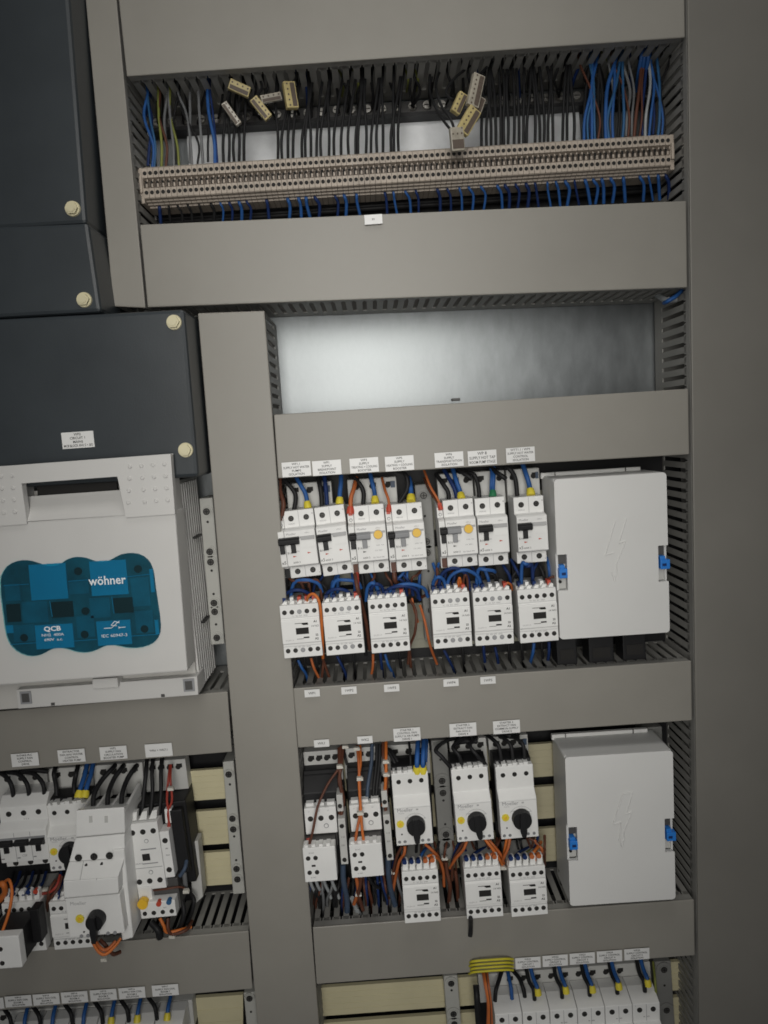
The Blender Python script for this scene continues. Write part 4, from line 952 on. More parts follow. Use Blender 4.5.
# earth bar with clamp screws above
q0, q1 = P(132, 126, .098), P(684, 92, .098); c = q0
root = empty('earth_bar', c, 'dark bar with a row of bright clamp screws behind the black wires', 'earth bar')
d = Vector((0, 0, .0085)); MB().hexa([d, q1-c+d, q1-c-d*1.0, -d*1.0], [x+Vector((0, .006, 0)) for x in (d, q1-c+d, q1-c-d, -d)]).obj('bar', 'dgrey', root)
q2 = q1-c; MB().hexa([-d*1.0+Vector((0, -.012, 0)), q2-d*1.0+Vector((0, -.012, 0)), q2-d*1.5+Vector((0, -.012, 0)), -d*1.5+Vector((0, -.012, 0))], [x+Vector((0, .016, 0)) for x in (-d, q2-d, q2-d*1.5, -d*1.5)]).obj('lower_lip', 'black', root)
sm = MB().disc(0, 0, .0046, -.004, 0, 0, 18, .0052); sm.box(-.0034, .0034, -.0043, -.004, -.0005, .0005, 1); sm = sm.mesh('clamp_screw', [M['steel'], M['dark']])
for k in range(36):
    t = (k+.7)/37
    inst(sm, 'clamp_screw', root, q2*t+Vector((random.uniform(-.001, .001), -.0002, .002+random.uniform(-.001, .001))))
# dark cables lying behind the strip
for j in range(7):
    pts = [P(138+(676-138)*k/8, (212+j*2.2)-(212-178+j*.3)*k/8+random.uniform(-1.2, 1.2), .088+.004*(j % 2)) for k in range(9)]
    tag(MB().tube(catmull(pts, 4), .0032).obj('cable', 'w_black'), 'dark cable lying lengthways behind the terminal strip', 'cable', 'dark cables behind the terminal strip')

# ------------------------------------------------------------------ wires
TM = MB(); TC = []
TANGLE = {'black wires behind the earth bar', 'dark wires crossing behind the earth bar', 'dark wires among the coloured ones at the strip ends', 'dark wires tangled between breakers and small contactors',
          'wires tangled between knob starters and contactors', 'wires tangled below the tall contactors', 'wires leaving the underside of the terminal strip', 'wires dropping into the duct below the contactors',
          'dark wires below the tall contactors', 'dark wires between three lever breaker and contactor'}
def wire(pts, colr, label, group=None, w=2.7, sleeve=None, name='wire', endsleeve_len=6, k=7):
    """pts: (u, v, Y) photo positions; w: width there in pixels; sleeve: coloured ferrule on the last point"""
    p = [P(*q) for q in pts]; r = w/2*(D+.03)/FOC
    cs = catmull(p, k); c = cs[-1]
    if group in TANGLE:
        if colr not in TC: TC.append(colr)
        TM.tube(cs, r, TC.index(colr)); return
    o = MB().tube([x-c for x in cs], r).obj(name, 'w_'+colr, loc=c)
    tag(o, label, 'wire', group)
    if sleeve:
        d = (cs[-2]-cs[-1]); d.normalize(); L_ = .0075
        MB().tube([d*L_, d*(L_*.4), d*0-d*.001], r, n=12, radii=[r*1.35, r*1.75, r*1.75]).obj('ferrule_sleeve', {'y': 'ysleeve', 'g': 'gsleeve', 'r': 'red'}[sleeve], o)
    return o
rnd = random.uniform
def sl(u, v0, uref, s=.062): return v0-(u-uref)*s
# black wires falling to the strip
xs = [223.5, 229, 234, 239, 244, 278, 282, 288, 293, 302, 305.5, 311, 316.5, 321, 329, 334, 341, 348.5, 355.5, 358, 366, 371, 377, 383, 391, 394, 398.5,
      481.5, 486.5, 491, 496, 501, 504, 508, 514, 519, 523.5, 526.5, 535, 540, 544, 548, 553, 562.5, 567, 574]
gB = 'black wires dropping onto the terminal strip'
for x in xs:
    top = x+rnd(-5, 9)-(4 if x > 480 else -2); vt = sl(top, 76, 140, .07)
    b = sl(x, 167, 145, .0615)
    wire([(top+rnd(-2, 2), vt-6, .055), (top, vt+12, .05), ((top+x)/2+rnd(-2, 2), (vt+b)/2-8, .038), (x+rnd(-.6, .6), b-22, .036), (x, b+2, .040)], 'black',
         'black wire dropping from the duct slots onto the beige terminal strip', gB, 2.9)
# black loops in upper region, wound back into the duct
for x in [182, 232, 252, 262, 270, 298, 326, 345, 362, 380, 408, 416, 430, 447, 470, 512, 530, 557, 570, 590, 620]:
    v = sl(x, 80, 140, .07)
    wire([(x, v-4, .06), (x+rnd(-3, 3), v+14, .052), (x+rnd(-6, 6), v+30, .062), (x+rnd(-4, 8), v+46, .09)], 'black',
         'black wire passing behind the earth bar in the top bay', 'black wires behind the earth bar', 2.6)
gU = 'coloured wires at the left end of the strip'
for x0, x1, c, w, lab in [(146, 152.5, 'blue', 3.4, 'blue wire at the far left end of the strip'), (149, 154.5, 'light_blue', 2.6, 'light blue wire beside the far left blue wire'),
    (160, 161.5, 'yellow_green', 3.2, 'yellow green wire beside the far left blue pair'), (158, 166, 'brown', 3.0, 'brown wire between the yellow green wires'),
    (168, 174, 'grey', 3.2, 'grey wire leaning right near the strip left end'), (172, 179, 'yellow_green', 2.8, 'second yellow green wire near the strip left end'),
    (181, 192, 'grey', 3.0, 'grey wire curving left of the white gap'), (180, 197.5, 'black', 2.6, 'black wire curving beside the grey one'), (197, 203, 'grey', 3.2, 'grey wire just left of the single blue wire'),
    (210, 215, 'blue', 4.0, 'single thick blue wire in the left third of the strip'), (213, 217.5, 'navy', 2.4, 'thin dark blue wire hugging the thick blue one')]:
    vt = sl(x0, 80, 140, .07); b = sl(x1, 166, 145, .0615)
    wire([(x0-2, vt-3, .05), (x0-1+rnd(-3, 3), vt+14, .046), ((x0+x1)/2-2+rnd(-4, 4), (vt+b)/2-6, .04), (x1-.5+rnd(-2, 2), b-20, .038), (x1, b+2, .040)], c, lab, gU, w*.85)
gR = 'coloured wires at the right end of the strip'
for x0, x1, c, w, lab in [(589, 584, 'blue', 3.2, 'blue wire, left edge of the right hand bundle'), (590, 588, 'light_blue', 2.6, 'light blue wire in the right hand bundle'), (597, 592, 'blue', 3.2, 'blue wire crossing in the right hand bundle'), (591, 595, 'light_blue', 2.6, 'light blue wire crossing the other way'),
    (615, 606, 'blue', 4.2, 'thick blue wire slanting down left of the bundle gap'), (622, 609, 'light_blue', 3.4, 'bright blue wire slanting beside the thick one'), (617, 613, 'blue', 3.2, 'blue wire on the right flank of the slanting pair'),
    (621, 622.5, 'light_blue', 3.2, 'blue wire standing alone right of the slanting pair'), (640, 634, 'brown', 3.6, 'brown wire near the right end of the strip'), (645, 639.5, 'brown', 2.4, 'thin brown orange wire near the right end of the strip'),
    (650, 645, 'pale', 3.2, 'pale grey braided wire near the right end of the strip'), (652, 649, 'blue', 3.0, 'blue wire beside the pale grey one'), (655, 658, 'light_blue', 3.2, 'last blue wire at the right end of the strip'), (647, 662, 'blue', 2.6, 'thin blue wire crossing to the strip right end'),
    (576, 598, 'brown', 2.4, 'thin brown wire behind the right blue bundle'), (610, 628, 'brown', 2.4, 'brown wire behind the lone blue wire')]:
    vt = sl(x0, 78, 140, .071); b = sl(x1, 166, 145, .0615)
    wire([(x0+3, vt-8, .056), (x0+1+rnd(-3, 3), vt+14, .05), ((x0+x1)/2+1+rnd(-4, 4), (vt+b)/2-4, .042), (x1+.5+rnd(-2, 2), b-20, .038), (x1, b+2, .040)], c, lab, gR, w*.88)
for x, dx in ((638, 2), (641, 4), (645, 5)):
    v = sl(x, 76, 140, .07); wire([(x+6, v-4, .045), (x+4, v+12, .04), (x+1, v+30, .05), (x-dx, v+50, .08)], 'blue', 'dark blue wire turning back under the duct, top right corner', 'blue wires in the top right corner', 4)
for x, bow, lab in ((338, 8, 'yellow green wire arching behind the black wires, left one'), (352, 9, 'yellow green wire arching behind the black wires, second'), (402, 9, 'yellow green wire arching over the white gap, left'), (411, 10, 'yellow green wire arching over the white gap, right'), (601, 12, 'yellow green wire arching beside the right blue bundle'), (572, -5, 'yellow green wire behind the last black wires')):
    v = sl(x, 84, 140, .07); wire([(x-4, v-2, .075), (x+2, v+2, .06), (x+bow*.7, v+14, .055), (x+bow*.5, v+26, .085)], 'yellow_green', lab, None, 2.4)
# blue wires under the strip
x = 160
while x < 668:
    v = sl(x, 206, 142, .062)
    if random.random() < .85:
        wire([(x-rnd(1, 4), v-8, .055), (x-.5, v+2, .045), (x+rnd(0, 4), v+10, .05), (x+rnd(1, 5), v+26, .06)], random.choice(['blue', 'navy', 'navy', 'blue', 'navy']) if x > 216 or x < 168 else 'black',
             'wire leaving the underside of the terminal strip into the duct', 'wires leaving the underside of the terminal strip', rnd(2.2, 3.4))
    x += rnd(7.5, 12.5)

# more dark wires behind, at odd angles
for x in [150, 156, 164, 176, 184, 206, 226, 236, 248, 258, 268, 276, 296, 308, 314, 336, 352, 366, 374, 388, 405, 420, 436, 450, 462, 476, 492, 506, 518, 538, 550, 566, 578, 586, 594, 600, 612, 620, 628, 636, 648, 660]:
    v = sl(x, 80, 140, .07); d = rnd(-9, 9)
    wire([(x, v-3, .06), (x+rnd(-3, 3), v+rnd(9, 16), .054), (x+d*.6, v+rnd(24, 32), .07), (x+d, v+rnd(40, 50), .088)], random.choice(['black', 'black', 'black', 'black', 'navy', 'grey']),
         'dark wire behind the earth bar in the top bay', 'dark wires crossing behind the earth bar', rnd(2.2, 3.4))
for x in [148, 166, 176, 190, 208, 586, 592, 598, 603, 612, 618, 626, 632, 643, 653, 664]:
    v = sl(x, 80, 140, .07); b = sl(x, 164, 145, .0615); d = rnd(-5, 5)
    wire([(x+d, v-3, .058), (x+d+rnd(-2, 2), v+16, .05), (x+rnd(-4, 4), (v+b)/2, .046), (x+rnd(-2, 2), b-16, .042), (x, b+2, .044)], random.choice(['black', 'black', 'navy', 'grey']),
         'dark wire among the coloured ones at the strip ends', 'dark wires among the coloured ones at the strip ends', rnd(2.2, 3.2))
# dangling connectors
def connector(c, w, h, ang, Y, label, m='tag', txt='L1 L2 L3'):
    q = P(c[0], c[1], Y); s = (D+Y)/FOC; W, H = w*s, h*s
    root = empty('loose_connector', q, label, 'connector', 'loose pluggable connectors')
    root.rotation_euler = (.15, -math.radians(ang), .2)
    MB().box(-W/2, W/2, -.003, .004, -H/2, H/2).obj('connector_body', m, root, bevel=.0008)
    n = max(2, int(W/.0048)); mb = MB()
    for i in range(n):
        x = -W/2+W*(i+.5)/n
        mb.box(x-.0011, x+.0011, -.0034, -.0028, -H*.36, -H*.08); mb.disc(x, H*.22, .0010, -.0034, -.0028, 0, 8)
    mb.box(-W*.44, W*.44, -.0032, -.0028, -H*.40, -H*.02)
    mb.obj('contact_holes', 'tgroove', root)
connector((239.5, 88.5), 20, 9.5, -22, .02, 'cream connector hanging uppermost left in the top bay')
connector((231.5, 114), 23, 6, -56, .02, 'slim pale connector hanging lowest at the left', 'clear')
connector((261, 108.5), 22, 8.5, -52, .02, 'cream connector hanging diagonally, left of the upright one')
connector((271, 98), 20, 7, 12, .025, 'slim pale connector lying nearly level among the black wires', 'clear')
connector((290.5, 95.5), 24, 11.5, 96, .02, 'cream connector hanging upright among the black wires')
connector((475.5, 91), 30, 12, 74, -.002, 'pale connector at the top of the dangling cluster', 'clear')
connector((459, 103.5), 20, 9, 62, .004, 'yellowish connector left in the dangling cluster')
connector((468.5, 121), 26, 13, 56, -.004, 'yellowish connector in the middle of the dangling cluster')
connector((457, 139.5), 13, 21, 6, -.006, 'translucent connector at the bottom of the dangling cluster', 'clear')
connector((476, 108), 22, 12, 66, .006, 'pale connector behind the middle of the dangling cluster', 'clear')
for pts, lab in [([(430, 70, .05), (430, 92, .035), (438, 112, .02), (446, 124, .005), (452, 131, .0)], 'black wire sagging into the dangling cluster, left'),
                 ([(441, 68, .05), (436, 85, .03), (441, 105, .015), (450, 118, .002), (454, 128, .0)], 'black wire sagging into the dangling cluster, right'),
                 ([(470, 66, .05), (455, 78, .03), (446, 92, .02), (452, 100, .01)], 'black wire looping to the left connector of the cluster'),
                 ([(492, 62, .05), (484, 70, .03), (478, 76, .01)], 'short black wire into the top connector of the cluster'),
                 ([(226, 72, .05), (232, 84, .03), (228, 96, .025), (226, 104, .02)], 'black wire holding the lowest left connector'),
                 ([(254, 68, .05), (262, 86, .03), (256, 96, .022), (254, 101, .02)], 'black wire holding the diagonal connector'),
                 ([(300, 68, .05), (296, 78, .03), (291, 84, .02)], 'short black wire holding the upright connector')]:
    wire(pts, 'black', lab, 'black wires holding the loose connectors', 2.6)

# wires into the top of the breaker row
ordn = ['first', 'second', 'third', 'fourth', 'fifth', 'sixth', 'seventh']
def topwires(i, items):
    for (c, s, pts, w) in items:
        wire(pts, c, '%s wire%s entering the top of the %s breaker' % (c.replace('_', ' '), {'y': ' with yellow sleeve', 'g': ' with green sleeve', None: '', 'r': ' with red end'}[s], ordn[i]), None, w, s)
topwires(0, [('brown', None, [(280, 474, .03), (280, 490, .02), (283.5, 503, .012), (282, 516, .012)], 4.5),
             ('black', None, [(276, 474, .04), (288, 484, .03), (295.5, 495, .028), (294, 511, .024)], 4.6),
             ('blue', 'y', [(293, 471, .04), (300, 484, .028), (305.5, 494, .025), (308, 507.5, .02)], 4.4)])
topwires(1, [('black', None, [(318, 476, .04), (320, 486, .026), (321.5, 496, .025), (322, 506.5, .024)], 4.8),
             ('navy', None, [(324, 474, .04), (325.5, 486, .03), (326.5, 496, .03), (327, 505, .028)], 4.4),
             ('blue', 'y', [(341, 468, .04), (341, 482, .03), (340, 492, .025), (339.5, 503.5, .02)], 4.6)])
topwires(2, [('orange', 'r', [(356, 478, .04), (354, 488, .02), (351, 498, .014), (350.4, 513, .010)], 4.4),
             ('black', None, [(346, 470, .045), (358, 482, .03), (363.5, 492, .027), (363, 506, .024)], 4.6),
             ('blue', 'y', [(369, 468, .045), (372, 482, .03), (374.5, 492, .026), (375.2, 502.5, .02)], 4.6)])
topwires(3, [('orange', 'r', [(382, 478, .04), (385, 490, .02), (388.5, 500, .014), (389.2, 511, .010)], 2.8),
             ('black', None, [(393, 470, .045), (405, 474, .03), (407.5, 488, .027), (399, 503, .024)], 4.6),
             ('blue', 'y', [(409, 478, .045), (410.5, 486, .03), (411, 492, .026), (411, 500.5, .02)], 5.2)])
topwires(4, [('orange', 'r', [(424, 470, .04), (430, 486, .02), (438, 500, .014), (441, 509, .010)], 2.6),
             ('brown', None, [(424, 478, .05), (429, 490, .03), (435, 499, .02), (440, 505, .014)], 2.2),
             ('black', None, [(436, 474, .045), (443, 484, .03), (448, 492, .027), (449, 501, .024)], 4.6),
             ('navy', None, [(444, 470, .045), (450, 480, .035), (455, 490, .03), (457, 498, .03)], 4.6),
             ('blue', 'y', [(452, 466, .045), (456, 480, .03), (460, 491, .026), (461.5, 498.5, .02)], 4.8)])
topwires(5, [('black', None, [(459, 472, .04), (473, 474, .026), (478, 485, .025), (479.5, 499, .024)], 4.4),
             ('blue', None, [(491, 464, .045), (491.5, 476, .03), (491, 486, .026), (491, 498, .03)], 3.2),
             ('blue', 'g', [(494, 464, .045), (493.5, 476, .03), (493, 486, .026), (492.7, 496.5, .02)], 4.4)])
topwires(6, [('black', None, [(496, 466, .04), (508, 468, .026), (515, 478, .025), (517.3, 496, .024)], 4.6),
             ('blue', 'y', [(521, 460, .045), (526, 474, .03), (529, 484, .026), (531, 494.5, .02)], 5)])
for u, lab in ((500, 'short black cable end behind the sixth breaker'), (466, 'short black cable end behind the fifth breaker')):
    wire([(u-10, 466, .045), (u-4, 472, .03), (u+2, 476, .025), (u+6, 479, .025)], 'black', lab, None, 5)
# loops between breakers and contactors
def loop(u0, v0, u1, v1, hgt, c, label, w=3.2, Y=.004, group=None):
    um = (u0+u1)/2
    wire([(u0, v0, Y+.01), (u0+(u1-u0)*.12, min(v0, v1)-hgt*.7, Y+.004), (um, min(v0, v1)-hgt, Y), (u0+(u1-u0)*.88, min(v0, v1)-hgt*.7, Y+.004), (u1, v1, Y+.01)], c, label, group, w)
lp = [(283, 604, 312, 602, 12, 'navy', 'dark blue loop over the first contactor'), (290, 603, 322, 592, 12, 'blue', 'blue loop between first and second contactor'),
      
      (325, 602, 352, 600, 11, 'navy', 'dark blue loop over the second contactor'), (331, 601, 361, 588, 8, 'blue', 'blue loop over the second contactor'),
      (370, 599, 384, 597, 13, 'navy', 'dark blue loop on the third contactor, left'), (366, 601, 379, 599, 16, 'blue', 'blue loop at the left corner of the third contactor'), (388, 597, 428, 597, 13, 'blue', 'blue loop from third contactor towards the holder'),
      (384, 597, 420, 600, 11, 'navy', 'dark blue loop under the fourth breaker'), (432, 594, 446, 592, 15, 'blue', 'blue loop on the fourth contactor, left'), (438, 593, 470, 590, 22, 'navy', 'dark blue loop over the fourth contactor'), (446, 592, 482, 592, 22, 'blue', 'blue loop from fourth to fifth contactor'),
      (461, 591, 458, 592, 13, 'bright_orange', 'thin orange loop on the fourth contactor'), (463, 591, 468, 593, 16, 'brown', 'brown loop on the fourth contactor'),
      (476, 591, 495, 572, 2, 'blue', 'blue wire rising from the fifth contactor'), (503, 590, 512, 590, 7, 'orange', 'orange loop on the fifth contactor'),
      (521, 589, 530, 566, 2, 'blue', 'blue wire rising from the sixth contactor'), (533, 588, 525, 566, 0, 'navy', 'dark blue wire rising from the sixth contactor'), (546, 587, 559, 604, 10, 'brown', 'brown loop between sixth contactor and cover box'),
      (289, 578, 322, 600, -4, 'brown', 'brown wire under the first breaker')]
for u0, v0, u1, v1, h, c, lab in lp: loop(u0, v0, u1, v1, h, c, lab, 3.6 if c in ('blue', 'navy', 'light_blue') else 2.6)
for pts, c, w, lab in [([(286, 578, .012), (286, 590, .02), (284, 600, .03)], 'black', 5, 'black wire under the first breaker corner'),
    ([(355, 574, .012), (357, 586, .0), (360, 598, .006), (366, 622, .02), (370, 650, .03)], 'brown', 4, 'brown wire between second and third contactor'),
    ([(357, 572, .014), (357.5, 585, .004), (359, 597, .004)], 'red', 4, 'red wire under the first yellow button breaker'),
    ([(362, 574, .03), (365, 600, .03), (365, 630, .03), (366, 655, .04)], 'black', 4, 'black wire between second and third contactor'),
    ([(394, 572, .012), (395, 580, .012), (398, 585, .03)], 'brown', 5, 'brown wire under the middle yellow button breaker'),
    ([(319, 600, .02), (322, 625, .02), (321, 650, .02), (326, 668, .03), (332, 684, .04)], 'brown', 3, 'brown wire between first and second contactor'),
    ([(311, 658, .03), (314, 668, .03), (318, 676, .035), (321, 684, .04)], 'orange', 2.8, 'orange wire under the first contactor'),
    ([(324, 655, .03), (323, 668, .03), (322, 676, .035), (321, 686, .04)], 'brown', 2.8, 'brown wire under the gap beside the first contactor'),
    ([(373, 654, .03), (373, 664, .03), (372, 672, .035), (370, 680, .04)], 'orange', 2.8, 'orange wire under the third contactor'),
    ([(410, 600, .03), (416, 612, .02), (415, 632, .02), (410, 646, .03), (408, 664, .04)], 'brown', 2.8, 'brown wire right of the third contactor'),
    ([(420, 605, .03), (425, 622, .02), (430, 645, .02), (437, 664, .04)], 'orange', 2.8, 'orange wire left of the fourth contactor'),
    ([(412, 598, .03), (414, 608, .03), (418, 622, .04)], 'orange', 2.4, 'short orange wire beside the third contactor'),
    ([(437, 568, .02), (437, 580, .012), (430, 592, .012), (420, 598, .03)], 'brown', 3.2, 'brown wire curling under the rightmost yellow button breaker'),
    ([(420, 574, .03), (419, 586, .03), (418, 598, .04)], 'blue', 3.2, 'blue wire hanging in front of the grey holder'),
    ([(385, 654, .03), (388, 664, .03), (392, 672, .04), (396, 682, .05)], 'blue', 3, 'blue wire under the third contactor, right'),
    ([(298, 660, .03), (302, 668, .03), (306, 674, .04), (308, 682, .05)], 'blue', 3, 'blue wire under the first contactor, left'),
    ([(337, 656, .03), (341, 664, .03), (345, 672, .04), (348, 684, .05)], 'navy', 3, 'dark blue wire under the second contactor'),
    ([(444, 650, .03), (448, 658, .03), (452, 666, .04), (456, 676, .05)], 'navy', 3, 'dark blue wire under the fourth contactor'),
    ([(534, 643, .03), (533, 652, .03), (531, 660, .04), (529, 668, .05)], 'blue', 3.4, 'blue wire under the sixth contactor, left'),
    ([(549, 642, .03), (549, 652, .03), (548, 660, .04), (547, 666, .05)], 'navy', 3.2, 'dark blue wire under the sixth contactor, right'),
    ([(495, 647, .03), (497, 656, .03), (498, 662, .04), (498, 672, .05)], 'navy', 3, 'dark blue wire under the fifth contactor')]:
    wire(pts, c, lab, None, w)
wire([(307, 604, .0), (308, 597, -.01), (313, 594, -.014), (318.5, 600, -.017), (321, 614, -.015), (322.5, 640, -.006), (323, 658, .012)], 'bright_orange', 'orange wire looping over the first contactor and down its right side', None, 3)
for i, (u, c) in enumerate([(304, 'black'), (316, 'black'), (341, 'black'), (353, 'black'), (380, 'navy'), (399, 'black'), (409, 'brown'), (462, 'black'), (483, 'navy'), (508, 'black'), (521, 'black'), (541, 'black')]):
    v = sl(u, 658, 300, .06); wire([(u, v-6, .04), (u+1, v+6, .04), (u+2, v+16, .05), (u+3, v+26, .07)], c, 'wire dropping from a small contactor into the duct below', 'wires dropping into the duct below the contactors', 3.2)

for k in range(34):
    u = 286+k*8.0+rnd(-3, 3)
    if 548 < u: break
    v = sl(u, 596, 300, .05); d = rnd(-16, 16)
    wire([(u, v-26, .036), (u+d*.3+rnd(-3, 3), v-rnd(14, 20), .026), (u+d*.8, v-rnd(6, 12), .024), (u+d, v+4, .03)], random.choice(['black', 'navy', 'navy', 'black', 'brown', 'blue']),
         'dark wire tangled between breakers and small contactors', 'dark wires tangled between breakers and small contactors', rnd(2.4, 3.6))
for k in range(26):
    u = 390+k*6.2+rnd(-2, 2); v = sl(u, 858, 400, .06); d = rnd(-12, 12)
    wire([(u, v-14, .03), (u+d*.4, v-rnd(4, 9), .02), (u+d*.8, v+rnd(0, 5), .02), (u+d, v+16, .035)], random.choice(['black', 'brown', 'navy', 'brown', 'orange']),
         'dark wire tangled between knob starters and contactors', 'wires tangled between knob starters and contactors', rnd(2.2, 3.2))
for k in range(26):
    u = 306+k*3.6+rnd(-2, 2); v = sl(u, 896, 310, .06); d = rnd(-7, 7)
    wire([(u, v-16, .03), (u+d*.4, v-4, .022), (u+d, v+rnd(6, 10), .03), (u+d*.7, v+22, .06)], random.choice(['black', 'brown', 'black', 'navy', 'grey']),
         'wire tangled below the tall contactors', 'wires tangled below the tall contactors', rnd(2.2, 3.4))
# third row: wires over starters
def arch(u0, v0, u1, v1, lift, c, lab, w=4, ya=.045, yb=.012, s=None):
    wire([(u0, v0, ya), (u0+(u1-u0)*.25, v0-lift, ya-.015), (u0+(u1-u0)*.7, (v0+v1)/2-lift*.6, (ya+yb)/2-.01), (u1, v1, yb)], c, lab, None, w, s)
arch(386, 752, 401, 770, 2, 'black', 'black wire arching to the leftmost starter, first'); arch(380, 750, 397, 768, 3, 'black', 'black wire arching to the leftmost starter, second')
wire([(409, 742, .03), (410, 752, .014), (410.5, 760, .008), (411, 773, .006)], 'black', 'straight black wire into the leftmost starter', None, 2.6)
for u, lab in ((417, 'left blue wire with yellow sleeve into the leftmost starter'), (423, 'right blue wire with yellow sleeve into the leftmost starter')):
    wire([(u+1, 738, .03), (u+.5, 750, .008), (u, 762, -.002), (u, 771.5, .0)], 'blue', lab, None, 5, 'y')
wire([(427, 740, .05), (426.5, 750, .035), (426, 762, .03)], 'blue', 'blue wire behind the yellow sleeved pair', None, 3)
for k, (u0, u1, v1) in enumerate([(452, 452, 768), (460, 461, 766), (474, 484, 762)]):
    wire([(476, 742, .045), (452+k*12, 739-k, .028), (436+k*17, 749-k*2, .008), (442+k*17, 757-k*1.5, .0), (u1+2, v1+3, .004)], 'black', 'black wire arching over the middle starter, %s' % ['left', 'centre', 'right'][k], None, 4)
for k in range(3):
    wire([(484+k*12, 733.5, .045), (491+k*12, 738, .018), (499+k*12, 747-k, .006), (502+k*11.5, 767-k, .004)], 'black', 'black wire over the rightmost starter, %s' % ['left', 'centre', 'right'][k], None, 4)
wire([(500, 736, .04), (508, 735.5, .03), (519, 737, .03)], 'black', 'thick black cable end lying above the rightmost starter', None, 6)
wire([(456, 742, .04), (466, 741, .03), (477, 741, .03)], 'black', 'thick black cable end lying above the middle starter', None, 6)
# brown and orange wires on the tall contactors
wire([(341, 746, .03), (340, 757, .02), (339.5, 767, .01), (328, 784, 0), (318, 806, -.01), (313, 830, -.018), (309, 846, -.016)], 'brown', 'thin brown wire slanting across the left tall contactor', None, 2.6)
wire([(339, 748, .03), (339.5, 766, .012), (340.5, 784, .008), (343.5, 800, .006), (341, 816, .004)], 'brown', 'brown wire pair strand dropping to the side strip, left', None, 3.6)
wire([(343, 748, .03), (341.5, 766, .012), (339, 780, .008), (342, 796, .006), (339.5, 814, .006)], 'brown', 'brown wire pair strand dropping to the side strip, right', None, 3.2)
wire([(308, 838, -.01), (309, 842, -.012), (308.5, 850, -.016)], 'red', 'short red brown wire end above the left front block', None, 4)
wire([(357, 746, .03), (358.5, 760, .01), (359.5, 780, -.002), (360, 812, -.008), (357, 830, -.016), (355, 844, -.016)], 'orange', 'orange wire down the second tall contactor, left strand', None, 3)
wire([(360, 746, .03), (360.5, 762, .01), (359, 780, -.002), (361, 812, -.008), (362, 828, -.016), (364, 843, -.016)], 'bright_orange', 'bright orange wire down the second tall contactor, right strand', None, 3)
wire([(355, 835, -.012), (355.5, 840, -.014), (355.5, 847, -.018)], 'brown', 'short brown wire end above the second front block', None, 4)
wire([(386, 742, .03), (386, 756, .015), (386, 772, .006), (385, 790, .004), (383, 806, .003)], 'bright_orange', 'bright orange wire right of the second tall contactor', None, 3.4)
wire([(383, 742, .03), (383.5, 758, .016), (387, 776, .008), (386.5, 792, .006), (385.5, 812, .004)], 'brown', 'brown wire twisted around the orange one', None, 3.2)
for k, (u0, u1) in enumerate([(372, 367), (377, 373), (380, 376)]):
    wire([(u0, 744, .04), (u0-.5, 762, .03), (u1+1, 785, .018), (u1, 802, .012)], 'black' if k else 'slate', 'black wire entering the second tall contactor, %s' % ['left', 'centre', 'right'][k], None, 4)
wire([(343, 746, .045), (345, 756, .035), (347, 765, .03)], 'black', 'short black wire end at the gap between tall contactors', None, 3)
# ties
def tie(u, v, Y, lab, s=1):
    c = P(u, v, Y); o = MB(); o.box(-.0034*s, .0034*s, -.0028, .003, -.0020*s, .0020*s); o.box(.0014*s, .0046*s, -.004, .001, -.0014*s, .0014*s)
    tag(o.obj('cable_tie', 'tie', loc=c, bevel=.0006), lab, 'cable tie')
tie(339.5, 766.5, .008, 'white tie around the brown wires left'); tie(359.5, 778.5, -.004, 'white tie around the orange wires, upper'); tie(360, 813, -.011, 'white tie around the orange wires, lower')
tie(385.5, 761.5, .010, 'white tie on the orange wire right of the second tall contactor'); tie(386, 774.5, .003, 'second white tie on that right hand orange wire'); tie(358, 894, .012, 'white tie below the second front block'); tie(170.5, 788.5, 0, 'white tie on the red wires in the lower left bay')
tie(391.5, 872, .018, 'white tie on the slate cable beside the leftmost knob contactor'); tie(345, 746.5, .02, 'white tie at the duct edge, left'); tie(356.5, 748.5, .02, 'white tie at the duct edge, right')
tie(444, 858, .022, 'white tie at the foot of the dark grey holder'); tie(502.5, 867.5, .002, 'white tie between the two right hand knob contactors')
tie(45, 890, .01, 'white tie on the red brown wires in the lower left bay'); tie(104, 959, -.02, 'white tie hanging under the big three fin starter'); tie(172, 936, 0, 'white tie under the relay with coloured buttons'); tie(186, 891, 0, 'white tie right of the relay')
# below the tall contactors
wire([(343, 864, .01), (343.5, 880, .012), (347, 900, .02), (347, 918, .03)], 'slate', 'slate coloured cable below the left side strip', None, 6)
wire([(388, 858, .01), (388.5, 874, .012), (391, 890, .02), (395, 905, .03)], 'slate', 'slate coloured cable below the right side strip', None, 6)
for k, u in enumerate([312, 318, 326, 334]):
    wire([(u-3, 878, .012), (u, 886, .018), (u+3, 892, .026), (u+5, 898, .03)], 'pale', 'pale wire end below the left front block', 'pale wire ends below the left front block', 3.4)
wire([(356, 876, .0), (357.5, 884, .004), (358, 892, .01), (354, 904, .02)], 'orange', 'orange wires below the second front block, left strand', None, 4); wire([(361, 876, .0), (360, 886, .004), (358.5, 894, .01), (363, 910, .02)], 'brown', 'brown wire below the second front block', None, 4)
wire([(368, 876, .01), (372, 883, .012), (379, 888, .02)], 'black', 'black wire curling below the second front block', None, 3.4)
for pts, lab in (([(352, 898, .02), (356, 908, .03), (358, 914, .035)], 'pale tube end on the duct wall, upper'), ([(357, 911, .025), (362, 916, .03), (366, 914, .03)], 'pale tube end on the duct wall, lower')): wire(pts, 'pale', lab, None, 5)
